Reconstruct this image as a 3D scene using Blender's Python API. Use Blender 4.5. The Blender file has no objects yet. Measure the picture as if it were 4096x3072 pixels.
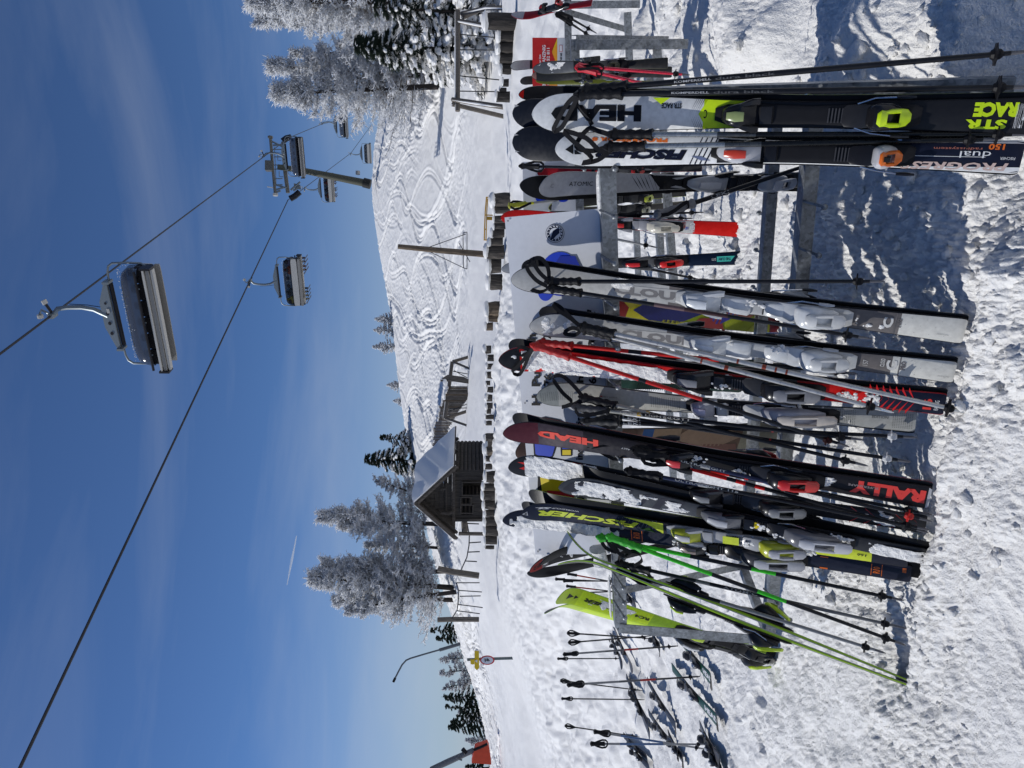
import bpy, math, random
import numpy as np
from mathutils import Vector, Matrix
random.seed(7); rng=np.random.default_rng(11)
scene=bpy.context.scene
COL=scene.collection
# ---------------------------------------------------------------- camera
F=740.0; TH=math.radians(3.5); RO=.01
CAM=np.array([0,0,1.70])
f_=np.array([0,math.cos(TH),-math.sin(TH)]); r_=np.array([1.,0,0]); u_=np.array([0,math.sin(TH),math.cos(TH)])
Rr=r_*math.cos(RO)+u_*math.sin(RO); Uu=u_*math.cos(RO)-r_*math.sin(RO)
cd=bpy.data.cameras.new('camera'); cam=bpy.data.objects.new('camera',cd); COL.objects.link(cam); scene.camera=cam
cd.sensor_fit='HORIZONTAL'; cd.sensor_width=36; cd.lens=F/1024*36; cd.clip_start=.05; cd.clip_end=9000
cam.matrix_world=Matrix(((-Uu[0],Rr[0],-f_[0],CAM[0]),(-Uu[1],Rr[1],-f_[1],CAM[1]),(-Uu[2],Rr[2],-f_[2],CAM[2]),(0,0,0,1)))
# ---------------------------------------------------------------- world, sun, exposure
SUN_EL=math.radians(42); sdir=np.array([-math.cos(SUN_EL)*.972,math.cos(SUN_EL)*.235,math.sin(SUN_EL)])
w=bpy.data.worlds.new('World'); scene.world=w; w.use_nodes=True
nt=w.node_tree; nt.nodes.clear()
N=nt.nodes.new; Lk=nt.links.new
sky=N('ShaderNodeTexSky'); sky.sky_type='NISHITA'; sky.sun_disc=False; sky.sun_elevation=SUN_EL
sky.sun_rotation=math.atan2(sdir[0],sdir[1]); sky.altitude=2000; sky.air_density=1.0; sky.dust_density=.0; sky.ozone_density=4.5
bg=N('ShaderNodeBackground'); bg.inputs[1].default_value=.083
out=N('ShaderNodeOutputWorld')
tc=N('ShaderNodeTexCoord')
mp=N('ShaderNodeMapping'); mp.inputs['Rotation'].default_value=(0,math.radians(14),math.radians(-30)); mp.inputs['Scale'].default_value=(1.1,1.6,8.0)
Lk(tc.outputs['Generated'],mp.inputs[0])
n1=N('ShaderNodeTexNoise'); n1.inputs['Scale'].default_value=1.25; n1.inputs['Detail'].default_value=7; n1.inputs['Roughness'].default_value=.55; n1.inputs['Distortion'].default_value=.5
Lk(mp.outputs[0],n1.inputs['Vector'])
rp=N('ShaderNodeMapRange'); rp.inputs[1].default_value=.44; rp.inputs[2].default_value=.8; rp.inputs[3].default_value=0; rp.inputs[4].default_value=.40
Lk(n1.outputs['Fac'],rp.inputs[0])
sx=N('ShaderNodeSeparateXYZ'); Lk(tc.outputs['Generated'],sx.inputs[0])
hz_=N('ShaderNodeMapRange'); hz_.inputs[1].default_value=.62; hz_.inputs[2].default_value=.03; hz_.inputs[3].default_value=.10; hz_.inputs[4].default_value=1.0
Lk(sx.outputs['Z'],hz_.inputs[0])
mm=N('ShaderNodeMath'); mm.operation='MULTIPLY'; Lk(rp.outputs[0],mm.inputs[0]); Lk(hz_.outputs[0],mm.inputs[1])
mx=N('ShaderNodeMix'); mx.data_type='RGBA'; mx.inputs[7].default_value=(7.2,7.8,8.8,1)
tint=N('ShaderNodeMix'); tint.data_type='RGBA'; tint.blend_type='MULTIPLY'; tint.inputs[0].default_value=1; tint.inputs[7].default_value=(.77,.94,1.17,1)
hzn=N('ShaderNodeMapRange'); hzn.interpolation_type='SMOOTHSTEP'; hzn.inputs[1].default_value=.26; hzn.inputs[2].default_value=-.02; hzn.inputs[3].default_value=0; hzn.inputs[4].default_value=.7
hmx=N('ShaderNodeMix'); hmx.data_type='RGBA'; hmx.inputs[7].default_value=(5.0,6.1,7.7,1)
Lk(sx.outputs['Z'],hzn.inputs[0]); Lk(sky.outputs[0],tint.inputs[6]); Lk(hzn.outputs[0],hmx.inputs[0]); Lk(tint.outputs[2],hmx.inputs[6])
Lk(mm.outputs[0],mx.inputs[0]); Lk(hmx.outputs[2],mx.inputs[6]); Lk(mx.outputs[2],bg.inputs[0]); Lk(bg.outputs[0],out.inputs[0])
sl=bpy.data.lights.new('sun','SUN'); sl.energy=3.7; sl.angle=math.radians(.53); sl.color=(1,.985,.955)
so=bpy.data.objects.new('sun',sl); COL.objects.link(so); so.rotation_euler=Vector(sdir).to_track_quat('Z','Y').to_euler(); so.location=(-20,10,30)
scene.view_settings.view_transform='Standard'; scene.view_settings.look='None'; scene.view_settings.gamma=1; scene.view_settings.use_curve_mapping=False
scene.view_settings.exposure=-.24
# ---------------------------------------------------------------- pixel -> place helpers (1024x768 picture units)
def K(c,x,y):
    ox,oy,s={'c1':(0,900,2.16),'c2':(900,0,2.16),'c3':(1800,0,2.16),'c4':(2700,0,1.5845),'c5':(1900,600,2.212),'c6':(2800,600,1.7068),
     'c7':(1900,1200,2.212),'c8':(2800,1200,1.7068),'d1':(1900,1750,2.212),'d2':(2800,1750,1.7068),'d3':(2100,2322,2.212),'d4':(3000,2322,2.018),
     'd5':(1100,2322,2.212),'d6':(1200,1750,2.458),'d7':(1400,1200,2.765),'d8':(1000,500,3.687),'c9':(2050,2050,2.1057),'e0':(2250,0,2.011),
     'e1':(2400,600,3.16),'e2':(2400,1300,2.212)}[c]
    return ((ox+x/s)/4,(oy+y/s)/4)
def ray(p): return f_+Rr*(384-p[1])/F-Uu*(p[0]-512)/F
def D(p,depth): q=ray(p); return CAM+q*depth           # depth along the optical axis
def Y(p,fwd): q=ray(p); return CAM+q*(fwd/q[1])         # distance forward in metres
def proj(P):
    v=np.asarray(P)-CAM; z=v@f_; return (512-F*(v@Uu)/z, 384-F*(v@Rr)/z)
def nrm(v): v=np.asarray(v,float); return v/np.linalg.norm(v)
DR=nrm(f_+Rr*(-1130-384)/F-Uu*(655-512)/F)              # rack direction, towards the left end
E1=-DR
E2=nrm(np.cross(E1,[0,0,1.])*-1); E2=E2 if E2[1]>0 else -E2   # level, away from the viewer
T0=ray((965.4,331))*2.55; T1=ray((516.2,275.5))*3.15
NS=nrm(np.cross(DR,T1-T0)); NS=NS if NS@T0<0 else -NS       # normal of the leaning skis
GN=nrm(np.cross(DR,E2)); GN=GN*np.sign(GN[2])
def P1(p,off=0): q=ray(p); return CAM+q*((NS@T0+off)/(NS@q))          # plane of the leaning skis, off towards viewer
def GR(p,h=0): q=ray(p); return CAM+q*((GN@T0+h)/(GN@q))
def V(p,c): q=ray(p); return CAM+q*(c/(E2@q))                          # upright rack planes
def place(p,s):
    if isinstance(s,tuple):
        return {'d':D,'y':Y,'v':lambda p,c:CAM+ray(p)*(c/(E2@ray(p))),'g':GR,'p':P1,'t':lambda p,s:ground(p)}[s[0]](p,s[1])
    return P1(p,s)
# ---------------------------------------------------------------- noise + terrain
def hsh(ix,iy,s):
    h=(ix.astype(np.int64)*374761393+iy.astype(np.int64)*668265263+s*974634777)&0x7fffffff
    h=((h^(h>>13))*1274126177)&0x7fffffff
    return ((h^(h>>16))&0xffffff)/float(0xffffff)
def vn(x,y,s=0):
    ix=np.floor(x);iy=np.floor(y);fx=x-ix;fy=y-iy
    ang=lambda a,b:hsh(a,b,s)*6.28318
    def g(a,b,dx,dy): t=ang(a,b); return np.cos(t)*dx+np.sin(t)*dy
    u=fx*fx*fx*(fx*(fx*6-15)+10); v=fy*fy*fy*(fy*(fy*6-15)+10)
    a=g(ix,iy,fx,fy);b=g(ix+1,iy,fx-1,fy);c=g(ix,iy+1,fx,fy-1);d=g(ix+1,iy+1,fx-1,fy-1)
    return (a*(1-u)+b*u)*(1-v)+(c*(1-u)+d*u)*v
def fbm(x,y,o=4,s=0,g=.5):
    r=0;a=1
    for i in range(o): r=r+a*vn(x*2**i+i*17.3,y*2**i-i*9.1,s+i); a*=g
    return r
def clod(x,y,c,s,thr=.3):
    gx=np.floor(x/c);gy=np.floor(y/c);best=np.zeros_like(x)
    for dx in (-1,0,1):
        for dy in (-1,0,1):
            ax=gx+dx;ay=gy+dy; r=hsh(ax,ay,s+3)
            rad=np.where(r>thr,(.25+.45*hsh(ax,ay,s+4))*c,1e-6)
            qx=(ax+hsh(ax,ay,s))*c; qy=(ay+hsh(ax,ay,s+1))*c
            k=1-((x-qx)**2+(y-qy)**2)/rad**2
            best=np.maximum(best,np.where(k>0,np.sqrt(np.maximum(k,0))*rad*.8,0))
    return best
ycol=np.array([-200,0,100,200,300,400,500,560,620,700,768,900])
dpal=np.array([13,13,14,16,18,19,21,22,22,22,22,22.])
xpal=np.array([514,514,505,510,497,492,494,498,512,535,552,570.])
x30=np.array([505,505,505,505,498,490,484,484,492,507,515,520.])
x45=np.array([448,448,450,455,455,452,450,455,472,492,503,505.])
ry=np.array([-200,0,100,149,166,193,213,237,300,328,372,427,445,468,509,549,585,618,644,688,716,744,768,900])
rx=np.array([388,388,380,374,369,369,371,373,386,390,395,402,405,412,423,428,441,451,460,474,482,488.6,490,494.])
rdist=np.array([76,76,75,73,68,64,60,58,58,58,58,58.])
_cols=np.linspace(-200,900,111); 
_dist=np.concatenate([np.arange(0,5.6,.7),[10,16],[0,0,0,0],[110,170,300,700,6000]])
def zpx(xd,yd,fwd):
    q=ray((xd,yd)); return CAM[2]+q[2]*fwd/q[1]
_fine=np.linspace(0,1,500)**2*200
_tab=np.zeros((len(_cols),500))
for i,c in enumerate(_cols):
    g=lambda a:float(np.interp(c,ycol,a)); dp=g(dpal); R_=g(rdist)
    tx=(384-c)/F
    def plz(yy): xx=tx*yy; return CAM[2]+(GN@T0-GN[0]*xx-GN[1]*yy)/GN[2]
    zp=zpx(g(xpal),c,dp)
    ds=[0,3,5,7];zs=[plz(0),plz(3),plz(5),plz(7)]
    if c>590: k=min(1,(c-590)/50); ds.append(10); zs.append(plz(10)*k+(1-k)*(zs[3]*.6+zp*.4)); 
    ds+=[dp,dp+1.2,30,45,R_*.8,R_]
    zr=zpx(float(np.interp(c,ry,rx)),c,R_); z45=zpx(g(x45),c,45)
    zs+=[zp,zp-(.25 if c<560 else 0),zpx(g(x30),c,30),z45,z45+(zr-z45)*.55 if False else z45+(zr-z45)*((R_*.8-45)/max(R_-45,1)) ,zr]
    ds+=[R_+6,R_+30,200]; zs+=[zr-.8,zr-8,zr-60]
    o=np.argsort(ds); _tab[i]=np.interp(_fine,np.array(ds)[o],np.array(zs)[o])
ker=np.ones(7)/7
for i in range(len(_cols)):
    a=np.pad(_tab[i],3,mode='edge'); _tab[i]=np.convolve(a,ker,'valid')
_t=np.pad(_tab,((3,3),(0,0)),mode='edge'); _tab=sum(_t[k:k+len(_cols)] for k in range(7))/7
def hz(x,y):
    x=np.asarray(x,float);y=np.asarray(y,float)
    yy=np.maximum(y,.05)
    c=np.clip(384-F*x/np.maximum(y,.8),-199,899)
    fi=np.sqrt(np.clip(yy,0,199.9)/200)*499; i0=np.floor(fi).astype(int); i1=np.minimum(i0+1,499); fb=fi-i0
    ci=(c+200)/10; c0=np.floor(ci).astype(int); c1=np.minimum(c0+1,110); fc=ci-c0
    A=_tab[c0,i0]*(1-fb)+_tab[c0,i1]*fb; B=_tab[c1,i0]*(1-fb)+_tab[c1,i1]*fb
    z=A*(1-fc)+B*fc
    pln=CAM[2]+(GN@T0-GN[0]*x-GN[1]*y)/GN[2]
    k=np.clip((y-2)/3,0,1); rr=np.hypot(x,y); pl_=np.clip(pln,-6,6)
    z=np.where(rr<8,pl_*(1-k)+z*k, np.where(y<2, pl_, z))
    return z-np.maximum(rr-200,0)*.25
CT=E2@(CAM+T0)
MOUNDS=[(GR((700,60)),.35,.20),(GR((790,35)),.3,.2),(GR((880,40)),.3,.16),(GR((960,25)),.22,.08),(GR((850,205)),.2,.10),(GR((900,255)),.28,.06),(GR((760,10)),.5,.2),(GR((640,60)),.5,.14),(GR((900,450)),.18,.06)]
_pr=random.Random(21); PRINTS=[(_pr.uniform(-3.4,.3),_pr.uniform(-1.1,-.16),_pr.gauss(1.4,.5),_pr.uniform(.006,.014)) for _ in range(12)]+[(_pr.uniform(-6,-3),_pr.uniform(-.8,3.5),_pr.uniform(0,3),_pr.uniform(.006,.014)) for _ in range(40)]
def detail(x,y):
    r=np.hypot(x,y); near=np.clip(1-(r-6)/5,0,1); q=E2[0]*x+E2[1]*y-CT
    a=E1[0]*x+E1[1]*y
    left=np.clip((-a-2.7)/.8,0,1)            # trodden piste left of the rack
    h=.045*fbm(x*1.1,y*1.1,3,5)*np.clip(r/3,.3,1)
    rough=np.clip(.8+1.3*fbm(x*1.1,y*1.1,2,31),.4,1.1)*(1-.3*left)
    m=near>0
    o=np.zeros_like(x)
    xm,ym=x[m],y[m]
    wx=xm+.05*vn(xm*7,ym*7,2);wy=ym+.05*vn(xm*7,ym*7,3)
    d=clod(wx,wy,.12,40,.96)*.4+clod(wx,wy,.05,50,.88)*.5+clod(wx,wy,.022,60,.35)*.85
    d+=.012*fbm(xm*5,ym*5,4,8)+.006*vn(xm*55,ym*55,9)+.013*fbm(xm*26,ym*26,3,14,.8)
    # crisp shovelled edges
    e=fbm(xm*1.7,ym*1.7,3,77); d+=.03*np.clip(np.abs(e)*4,0,1)
    rm=rough[m]; o[m]=d*rm*near[m]+ .006*fbm(xm*14,ym*14,3,19)*near[m]
    for (pa,pq,po,pl) in PRINTS:
        k_=(np.abs(a-pa)<.25)&(np.abs(q-pq)<.25)
        if k_.any():
            u=(a[k_]-pa)*math.cos(po)+(q[k_]-pq)*math.sin(po); v=-(a[k_]-pa)*math.sin(po)+(q[k_]-pq)*math.cos(po); rr2=(u/.15)**2+(v/.055)**2
            o[k_]=o[k_]*np.clip((rr2-.5)*1.5,.25,1)-pl*np.clip(1.25-rr2,0,.6)/.6+.010*np.exp(-((np.sqrt(rr2)-1.25)/.16)**2)
    # piste: corduroy and small tread marks
    cor=.006*np.sin((x*.35+y*.94)*2*math.pi/.11)*np.clip((y-6)/2,0,1)*np.clip((13-y)/3,0,1)*left
    h=h+o+cor+(.030*fbm(x*2.6,y*2.6,3,91,.6)+.018*np.abs(fbm(x*9,y*9,2,93)))*left*np.clip(1.2-r/25,0,1)
    # hollow under the leaning skis, bank in front of the tails
    band=np.clip((a+2.65)/.25,0,1)*np.clip((3.2-a)/.5,0,1)
    tr=np.clip((q-.03)/.06,0,1)*np.clip((.95-q)/.5,0,1)
    wob=.5+.9*np.abs(vn(a*2.6,q*2,61))
    h=h-.085*tr*band*(1-.5*np.clip(q/.7,0,1))*wob
    h=h+.012*np.exp(-((q+.10)/.07)**2)*band*wob-.055*np.exp(-((q+.0)/.05)**2)*band
    h=h+.07*np.exp(-((q-1.25)/.25)**2)*band*wob
    h=h-.17*np.clip((a+.62)/.25,0,1)*np.clip((.25-q)/.25,0,1)*np.clip(1.8-r*.3,0,1)
    for c,s,am in MOUNDS:
        g=np.exp(-((x-c[0])**2+(y-c[1])**2)/(2*(s*.7)**2)); h=h+am*g*(1+.5*vn(x*4,y*4,70))
    # banks between the racks to the right
    bk=np.clip((y-4.6)/1,0,1)*np.clip((11-y)/3,0,1)*np.clip((x+.5)/1,0,1)
    h=h+bk*(.16*fbm(x*1.3,y*1.3,4,120)+.05*np.abs(fbm(x*3,y*3,3,130)))
    # middle distance lumps in front of the palisade
    md=np.clip((y-7)/3,0,1)*np.clip((24-y)/5,0,1)*(1-.0*left)
    h=h+md*(.16*fbm(x*.7,y*.7,4,140)+.13*np.abs(fbm(x*1.7,y*1.7,3,150)))*np.clip(1.1-.8*(x>1.5)*1.0,.3,1)
    md2=np.clip((y-12)/3,0,1)*np.clip((26-y)/5,0,1)*left
    h=h+md2*.10*np.abs(fbm(x*2.6,y*2.6,3,155))
    # drifts in the play area
    dr=np.clip((y-22)/4,0,1)*np.clip((44-y)/8,0,1); h=h+dr*.35*fbm(x*.12,y*.2,2,160)
    # ski hill: moguls, tracks
    hl=np.clip((y-38)/7,0,1)
    if hl.any():
        mk=np.clip(.45+2.4*fbm(x*.07,y*.05,2,170),0,1)*hl
        mk=np.maximum(mk,np.clip((-x-8)/6,0,1)*hl*.6)
        h=h+mk*(.14*fbm(x*.22,y*.14,3,180)+.03*fbm(x*1.1,y*.6,3,190)+.11*np.abs(fbm(x*2.8,y*1.5,3,195))+.075*fbm(x*7,y*3,2,197))
        for k,(am,fr,ph,sp) in enumerate([(2.6,.42,0,6.5),(2.0,.55,2,5.7),(3.4,.31,4,8.3),(1.6,.7,1,6.9),(2.2,.48,3,7.4),(4.5,.22,5,7.1),(1.2,.85,.5,8.8),(3.0,.36,2.5,5.9)]):
            u=(x-y*(.34,.18,.05,.5,-.12,.62,.25,-.3)[k]+am*.75*np.sin(y*fr+ph+2.6*vn(x*.06+k,y*.07,k))*(1+.8*vn(y*.09,x*.03,k+5))+2.2*vn(x*.05,y*.06,k+9))/sp+k*.37
            t=np.abs(u-np.round(u))*sp*1.0
            h=h+hl*np.clip(.4+.6*mk+1.6*vn(x*.06,y*.05,k+300),0,1.1)*(-.10*np.exp(-((t-.16)/.09)**2)+.05*np.exp(-((t-.36)/.12)**2))
    return h
def ground(p):
    q=ray(p); t=np.concatenate([np.linspace(1,12,1500),np.linspace(12,90,1500)]); P=CAM[None]+q[None]*t[:,None]
    z=hz(P[:,0],P[:,1]); k=np.argmax(P[:,2]<=z); 
    return P[k] if P[k,2]<=z[k] else P[-1]
def gz(x,y): return float(hz(np.array([x]),np.array([y]))[0]+detail(np.array([float(x)]),np.array([float(y)]))[0])
# ---------------------------------------------------------------- materials
_M={}
def newmat(name):
    m=bpy.data.materials.new(name); m.use_nodes=True; b=m.node_tree.nodes['Principled BSDF']; return m,m.node_tree,b
def M(c,rough=.38,metal=0,var=.12,coat=0,alpha=1,bump=0,sc=40):
    k=(tuple(c),rough,metal,var,coat,alpha,bump,sc)
    if k in _M: return _M[k]
    m,t,b=newmat('paint'); b.inputs['Roughness'].default_value=rough; b.inputs['Specular IOR Level'].default_value=.14 if max(c)<.1 else .4; b.inputs['Metallic'].default_value=metal
    b.inputs['Coat Weight'].default_value=coat
    n=t.nodes.new('ShaderNodeTexNoise'); n.inputs['Scale'].default_value=sc; n.inputs['Detail'].default_value=5
    tcn=t.nodes.new('ShaderNodeTexCoord'); t.links.new(tcn.outputs['Object'],n.inputs['Vector'])
    x=t.nodes.new('ShaderNodeMix'); x.data_type='RGBA'; x.blend_type='MULTIPLY'; x.inputs[0].default_value=1
    x.inputs[6].default_value=(*c,1)
    mr=t.nodes.new('ShaderNodeMapRange'); mr.inputs[1].default_value=.3; mr.inputs[2].default_value=.7; mr.inputs[3].default_value=1-var; mr.inputs[4].default_value=1+var*.4
    t.links.new(n.outputs['Fac'],mr.inputs[0]); t.links.new(mr.outputs[0],x.inputs[7]); t.links.new(x.outputs[2],b.inputs['Base Color'])
    if bump:
        bb=t.nodes.new('ShaderNodeBump'); bb.inputs['Strength'].default_value=bump; bb.inputs['Distance'].default_value=.01
        t.links.new(n.outputs['Fac'],bb.inputs['Height']); t.links.new(bb.outputs[0],b.inputs['Normal'])
    if alpha<1: b.inputs['Alpha'].default_value=alpha
    _M[k]=m; return m
def ramp_mat(stops,axis='Y',rough=.3,coat=.2):
    m,t,b=newmat('graphic_paint'); b.inputs['Roughness'].default_value=rough; b.inputs['Coat Weight'].default_value=coat*.3; b.inputs['Specular IOR Level'].default_value=.2
    tcn=t.nodes.new('ShaderNodeTexCoord'); s=t.nodes.new('ShaderNodeSeparateXYZ'); t.links.new(tcn.outputs['Object'],s.inputs[0])
    cr=t.nodes.new('ShaderNodeValToRGB'); cr.color_ramp.interpolation='CONSTANT'
    mr=t.nodes.new('ShaderNodeMath'); mr.operation='MULTIPLY'; mr.inputs[1].default_value=.5
    t.links.new(s.outputs[axis],mr.inputs[0]); t.links.new(mr.outputs[0],cr.inputs[0])
    e=cr.color_ramp.elements
    while len(e)>1: e.remove(e[-1])
    e[0].position=0; e[0].color=(*stops[0][1],1)
    for p,c in stops[1:]:
        k=e.new(min(1,max(0,p*.5))); k.color=(*c,1)
    n=t.nodes.new('ShaderNodeTexNoise'); n.inputs['Scale'].default_value=60; n.inputs['Detail'].default_value=6; t.links.new(tcn.outputs['Object'],n.inputs['Vector'])
    x=t.nodes.new('ShaderNodeMix'); x.data_type='RGBA'; x.blend_type='MULTIPLY'; x.inputs[0].default_value=1
    m2=t.nodes.new('ShaderNodeMapRange'); m2.inputs[1].default_value=.3; m2.inputs[2].default_value=.7; m2.inputs[3].default_value=.86; m2.inputs[4].default_value=1.04
    t.links.new(n.outputs['Fac'],m2.inputs[0]); t.links.new(cr.outputs[0],x.inputs[6]); t.links.new(m2.outputs[0],x.inputs[7]); t.links.new(x.outputs[2],b.inputs['Base Color'])
    rr=t.nodes.new('ShaderNodeMapRange'); rr.inputs[3].default_value=rough-.1; rr.inputs[4].default_value=rough+.25; t.links.new(n.outputs['Fac'],rr.inputs[0]); t.links.new(rr.outputs[0],b.inputs['Roughness'])
    return m
def snow_mat(name,near=True):
    m,t,b=newmat(name); b.inputs['Base Color'].default_value=(.885,.87,.84,1); b.inputs['Roughness'].default_value=.55
    b.inputs['Specular IOR Level'].default_value=.35
    tcn=t.nodes.new('ShaderNodeTexCoord')
    prev=None
    for sc,dist,st in ((9,.02,.4),(48,.012,.9),(150,.005,1.0)) if near else ((6,.04,.5),(30,.012,.7)):
        n=t.nodes.new('ShaderNodeTexNoise'); n.inputs['Scale'].default_value=sc; n.inputs['Detail'].default_value=4; n.inputs['Roughness'].default_value=.62
        t.links.new(tcn.outputs['Object'],n.inputs['Vector'])
        bb=t.nodes.new('ShaderNodeBump'); bb.inputs['Strength'].default_value=st; bb.inputs['Distance'].default_value=dist
        t.links.new(n.outputs['Fac'],bb.inputs['Height'])
        if prev: t.links.new(prev.outputs[0],bb.inputs['Normal'])
        prev=bb
    t.links.new(prev.outputs[0],b.inputs['Normal']); return m
SNOW=snow_mat('snow'); SNOWC=snow_mat('snow_crust')
def galv():
    m,t,b=newmat('galvanised_steel'); b.inputs['Metallic'].default_value=.55; b.inputs['Roughness'].default_value=.5
    tcn=t.nodes.new('ShaderNodeTexCoord'); v=t.nodes.new('ShaderNodeTexVoronoi'); v.inputs['Scale'].default_value=85; v.inputs['Randomness'].default_value=1
    nz=t.nodes.new('ShaderNodeTexNoise'); nz.inputs['Scale'].default_value=18; nz.inputs['Detail'].default_value=4
    t.links.new(tcn.outputs['Object'],v.inputs['Vector']); t.links.new(tcn.outputs['Object'],nz.inputs['Vector'])
    mr=t.nodes.new('ShaderNodeMapRange'); mr.inputs[3].default_value=.17; mr.inputs[4].default_value=.40; t.links.new(v.outputs['Color'],mr.inputs[0])
    ml=t.nodes.new('ShaderNodeMath'); ml.operation='MULTIPLY'; t.links.new(mr.outputs[0],ml.inputs[0])
    m3=t.nodes.new('ShaderNodeMapRange'); m3.inputs[1].default_value=.3; m3.inputs[2].default_value=.7; m3.inputs[3].default_value=.65; m3.inputs[4].default_value=1.15; t.links.new(nz.outputs['Fac'],m3.inputs[0]); t.links.new(m3.outputs[0],ml.inputs[1])
    cc=t.nodes.new('ShaderNodeCombineColor'); 
    for i,k in enumerate((.95,1.0,1.04)):
        q=t.nodes.new('ShaderNodeMath'); q.operation='MULTIPLY'; q.inputs[1].default_value=k; t.links.new(ml.outputs[0],q.inputs[0]); t.links.new(q.outputs[0],cc.inputs[i])
    t.links.new(cc.outputs[0],b.inputs['Base Color'])
    rr=t.nodes.new('ShaderNodeMapRange'); rr.inputs[3].default_value=.32; rr.inputs[4].default_value=.62; t.links.new(v.outputs['Color'],rr.inputs[0]); t.links.new(rr.outputs[0],b.inputs['Roughness'])
    return m
GALV=galv()
def wood(c1,c2,sc=(14,14,1.2)):
    m,t,b=newmat('weathered_wood'); b.inputs['Roughness'].default_value=.85
    tcn=t.nodes.new('ShaderNodeTexCoord'); mpp=t.nodes.new('ShaderNodeMapping'); mpp.inputs['Scale'].default_value=sc
    n=t.nodes.new('ShaderNodeTexNoise'); n.inputs['Scale'].default_value=3; n.inputs['Detail'].default_value=8; n.inputs['Roughness'].default_value=.65
    t.links.new(tcn.outputs['Object'],mpp.inputs[0]); t.links.new(mpp.outputs[0],n.inputs['Vector'])
    cr=t.nodes.new('ShaderNodeValToRGB'); cr.color_ramp.elements[0].position=.35; cr.color_ramp.elements[0].color=(*c1,1); cr.color_ramp.elements[1].position=.68; cr.color_ramp.elements[1].color=(*c2,1)
    t.links.new(n.outputs['Fac'],cr.inputs[0]); t.links.new(cr.outputs[0],b.inputs['Base Color'])
    bb=t.nodes.new('ShaderNodeBump'); bb.inputs['Strength'].default_value=.8; bb.inputs['Distance'].default_value=.02; t.links.new(n.outputs['Fac'],bb.inputs['Height']); t.links.new(bb.outputs[0],b.inputs['Normal'])
    return m
WOODG=wood((.055,.048,.04),(.21,.18,.15)); WOODB=wood((.06,.043,.028),(.22,.16,.105)); WOODD=wood((.012,.010,.008),(.06,.05,.042)); WOODD2=wood((.02,.016,.013),(.095,.078,.064))
BLK=(.012,.012,.014); BLACK=M(BLK,.42); RUB=M((.018,.018,.02),.55,bump=.3,sc=300); CHROME=M((.62,.63,.65),.22,.95,.05)
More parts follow.
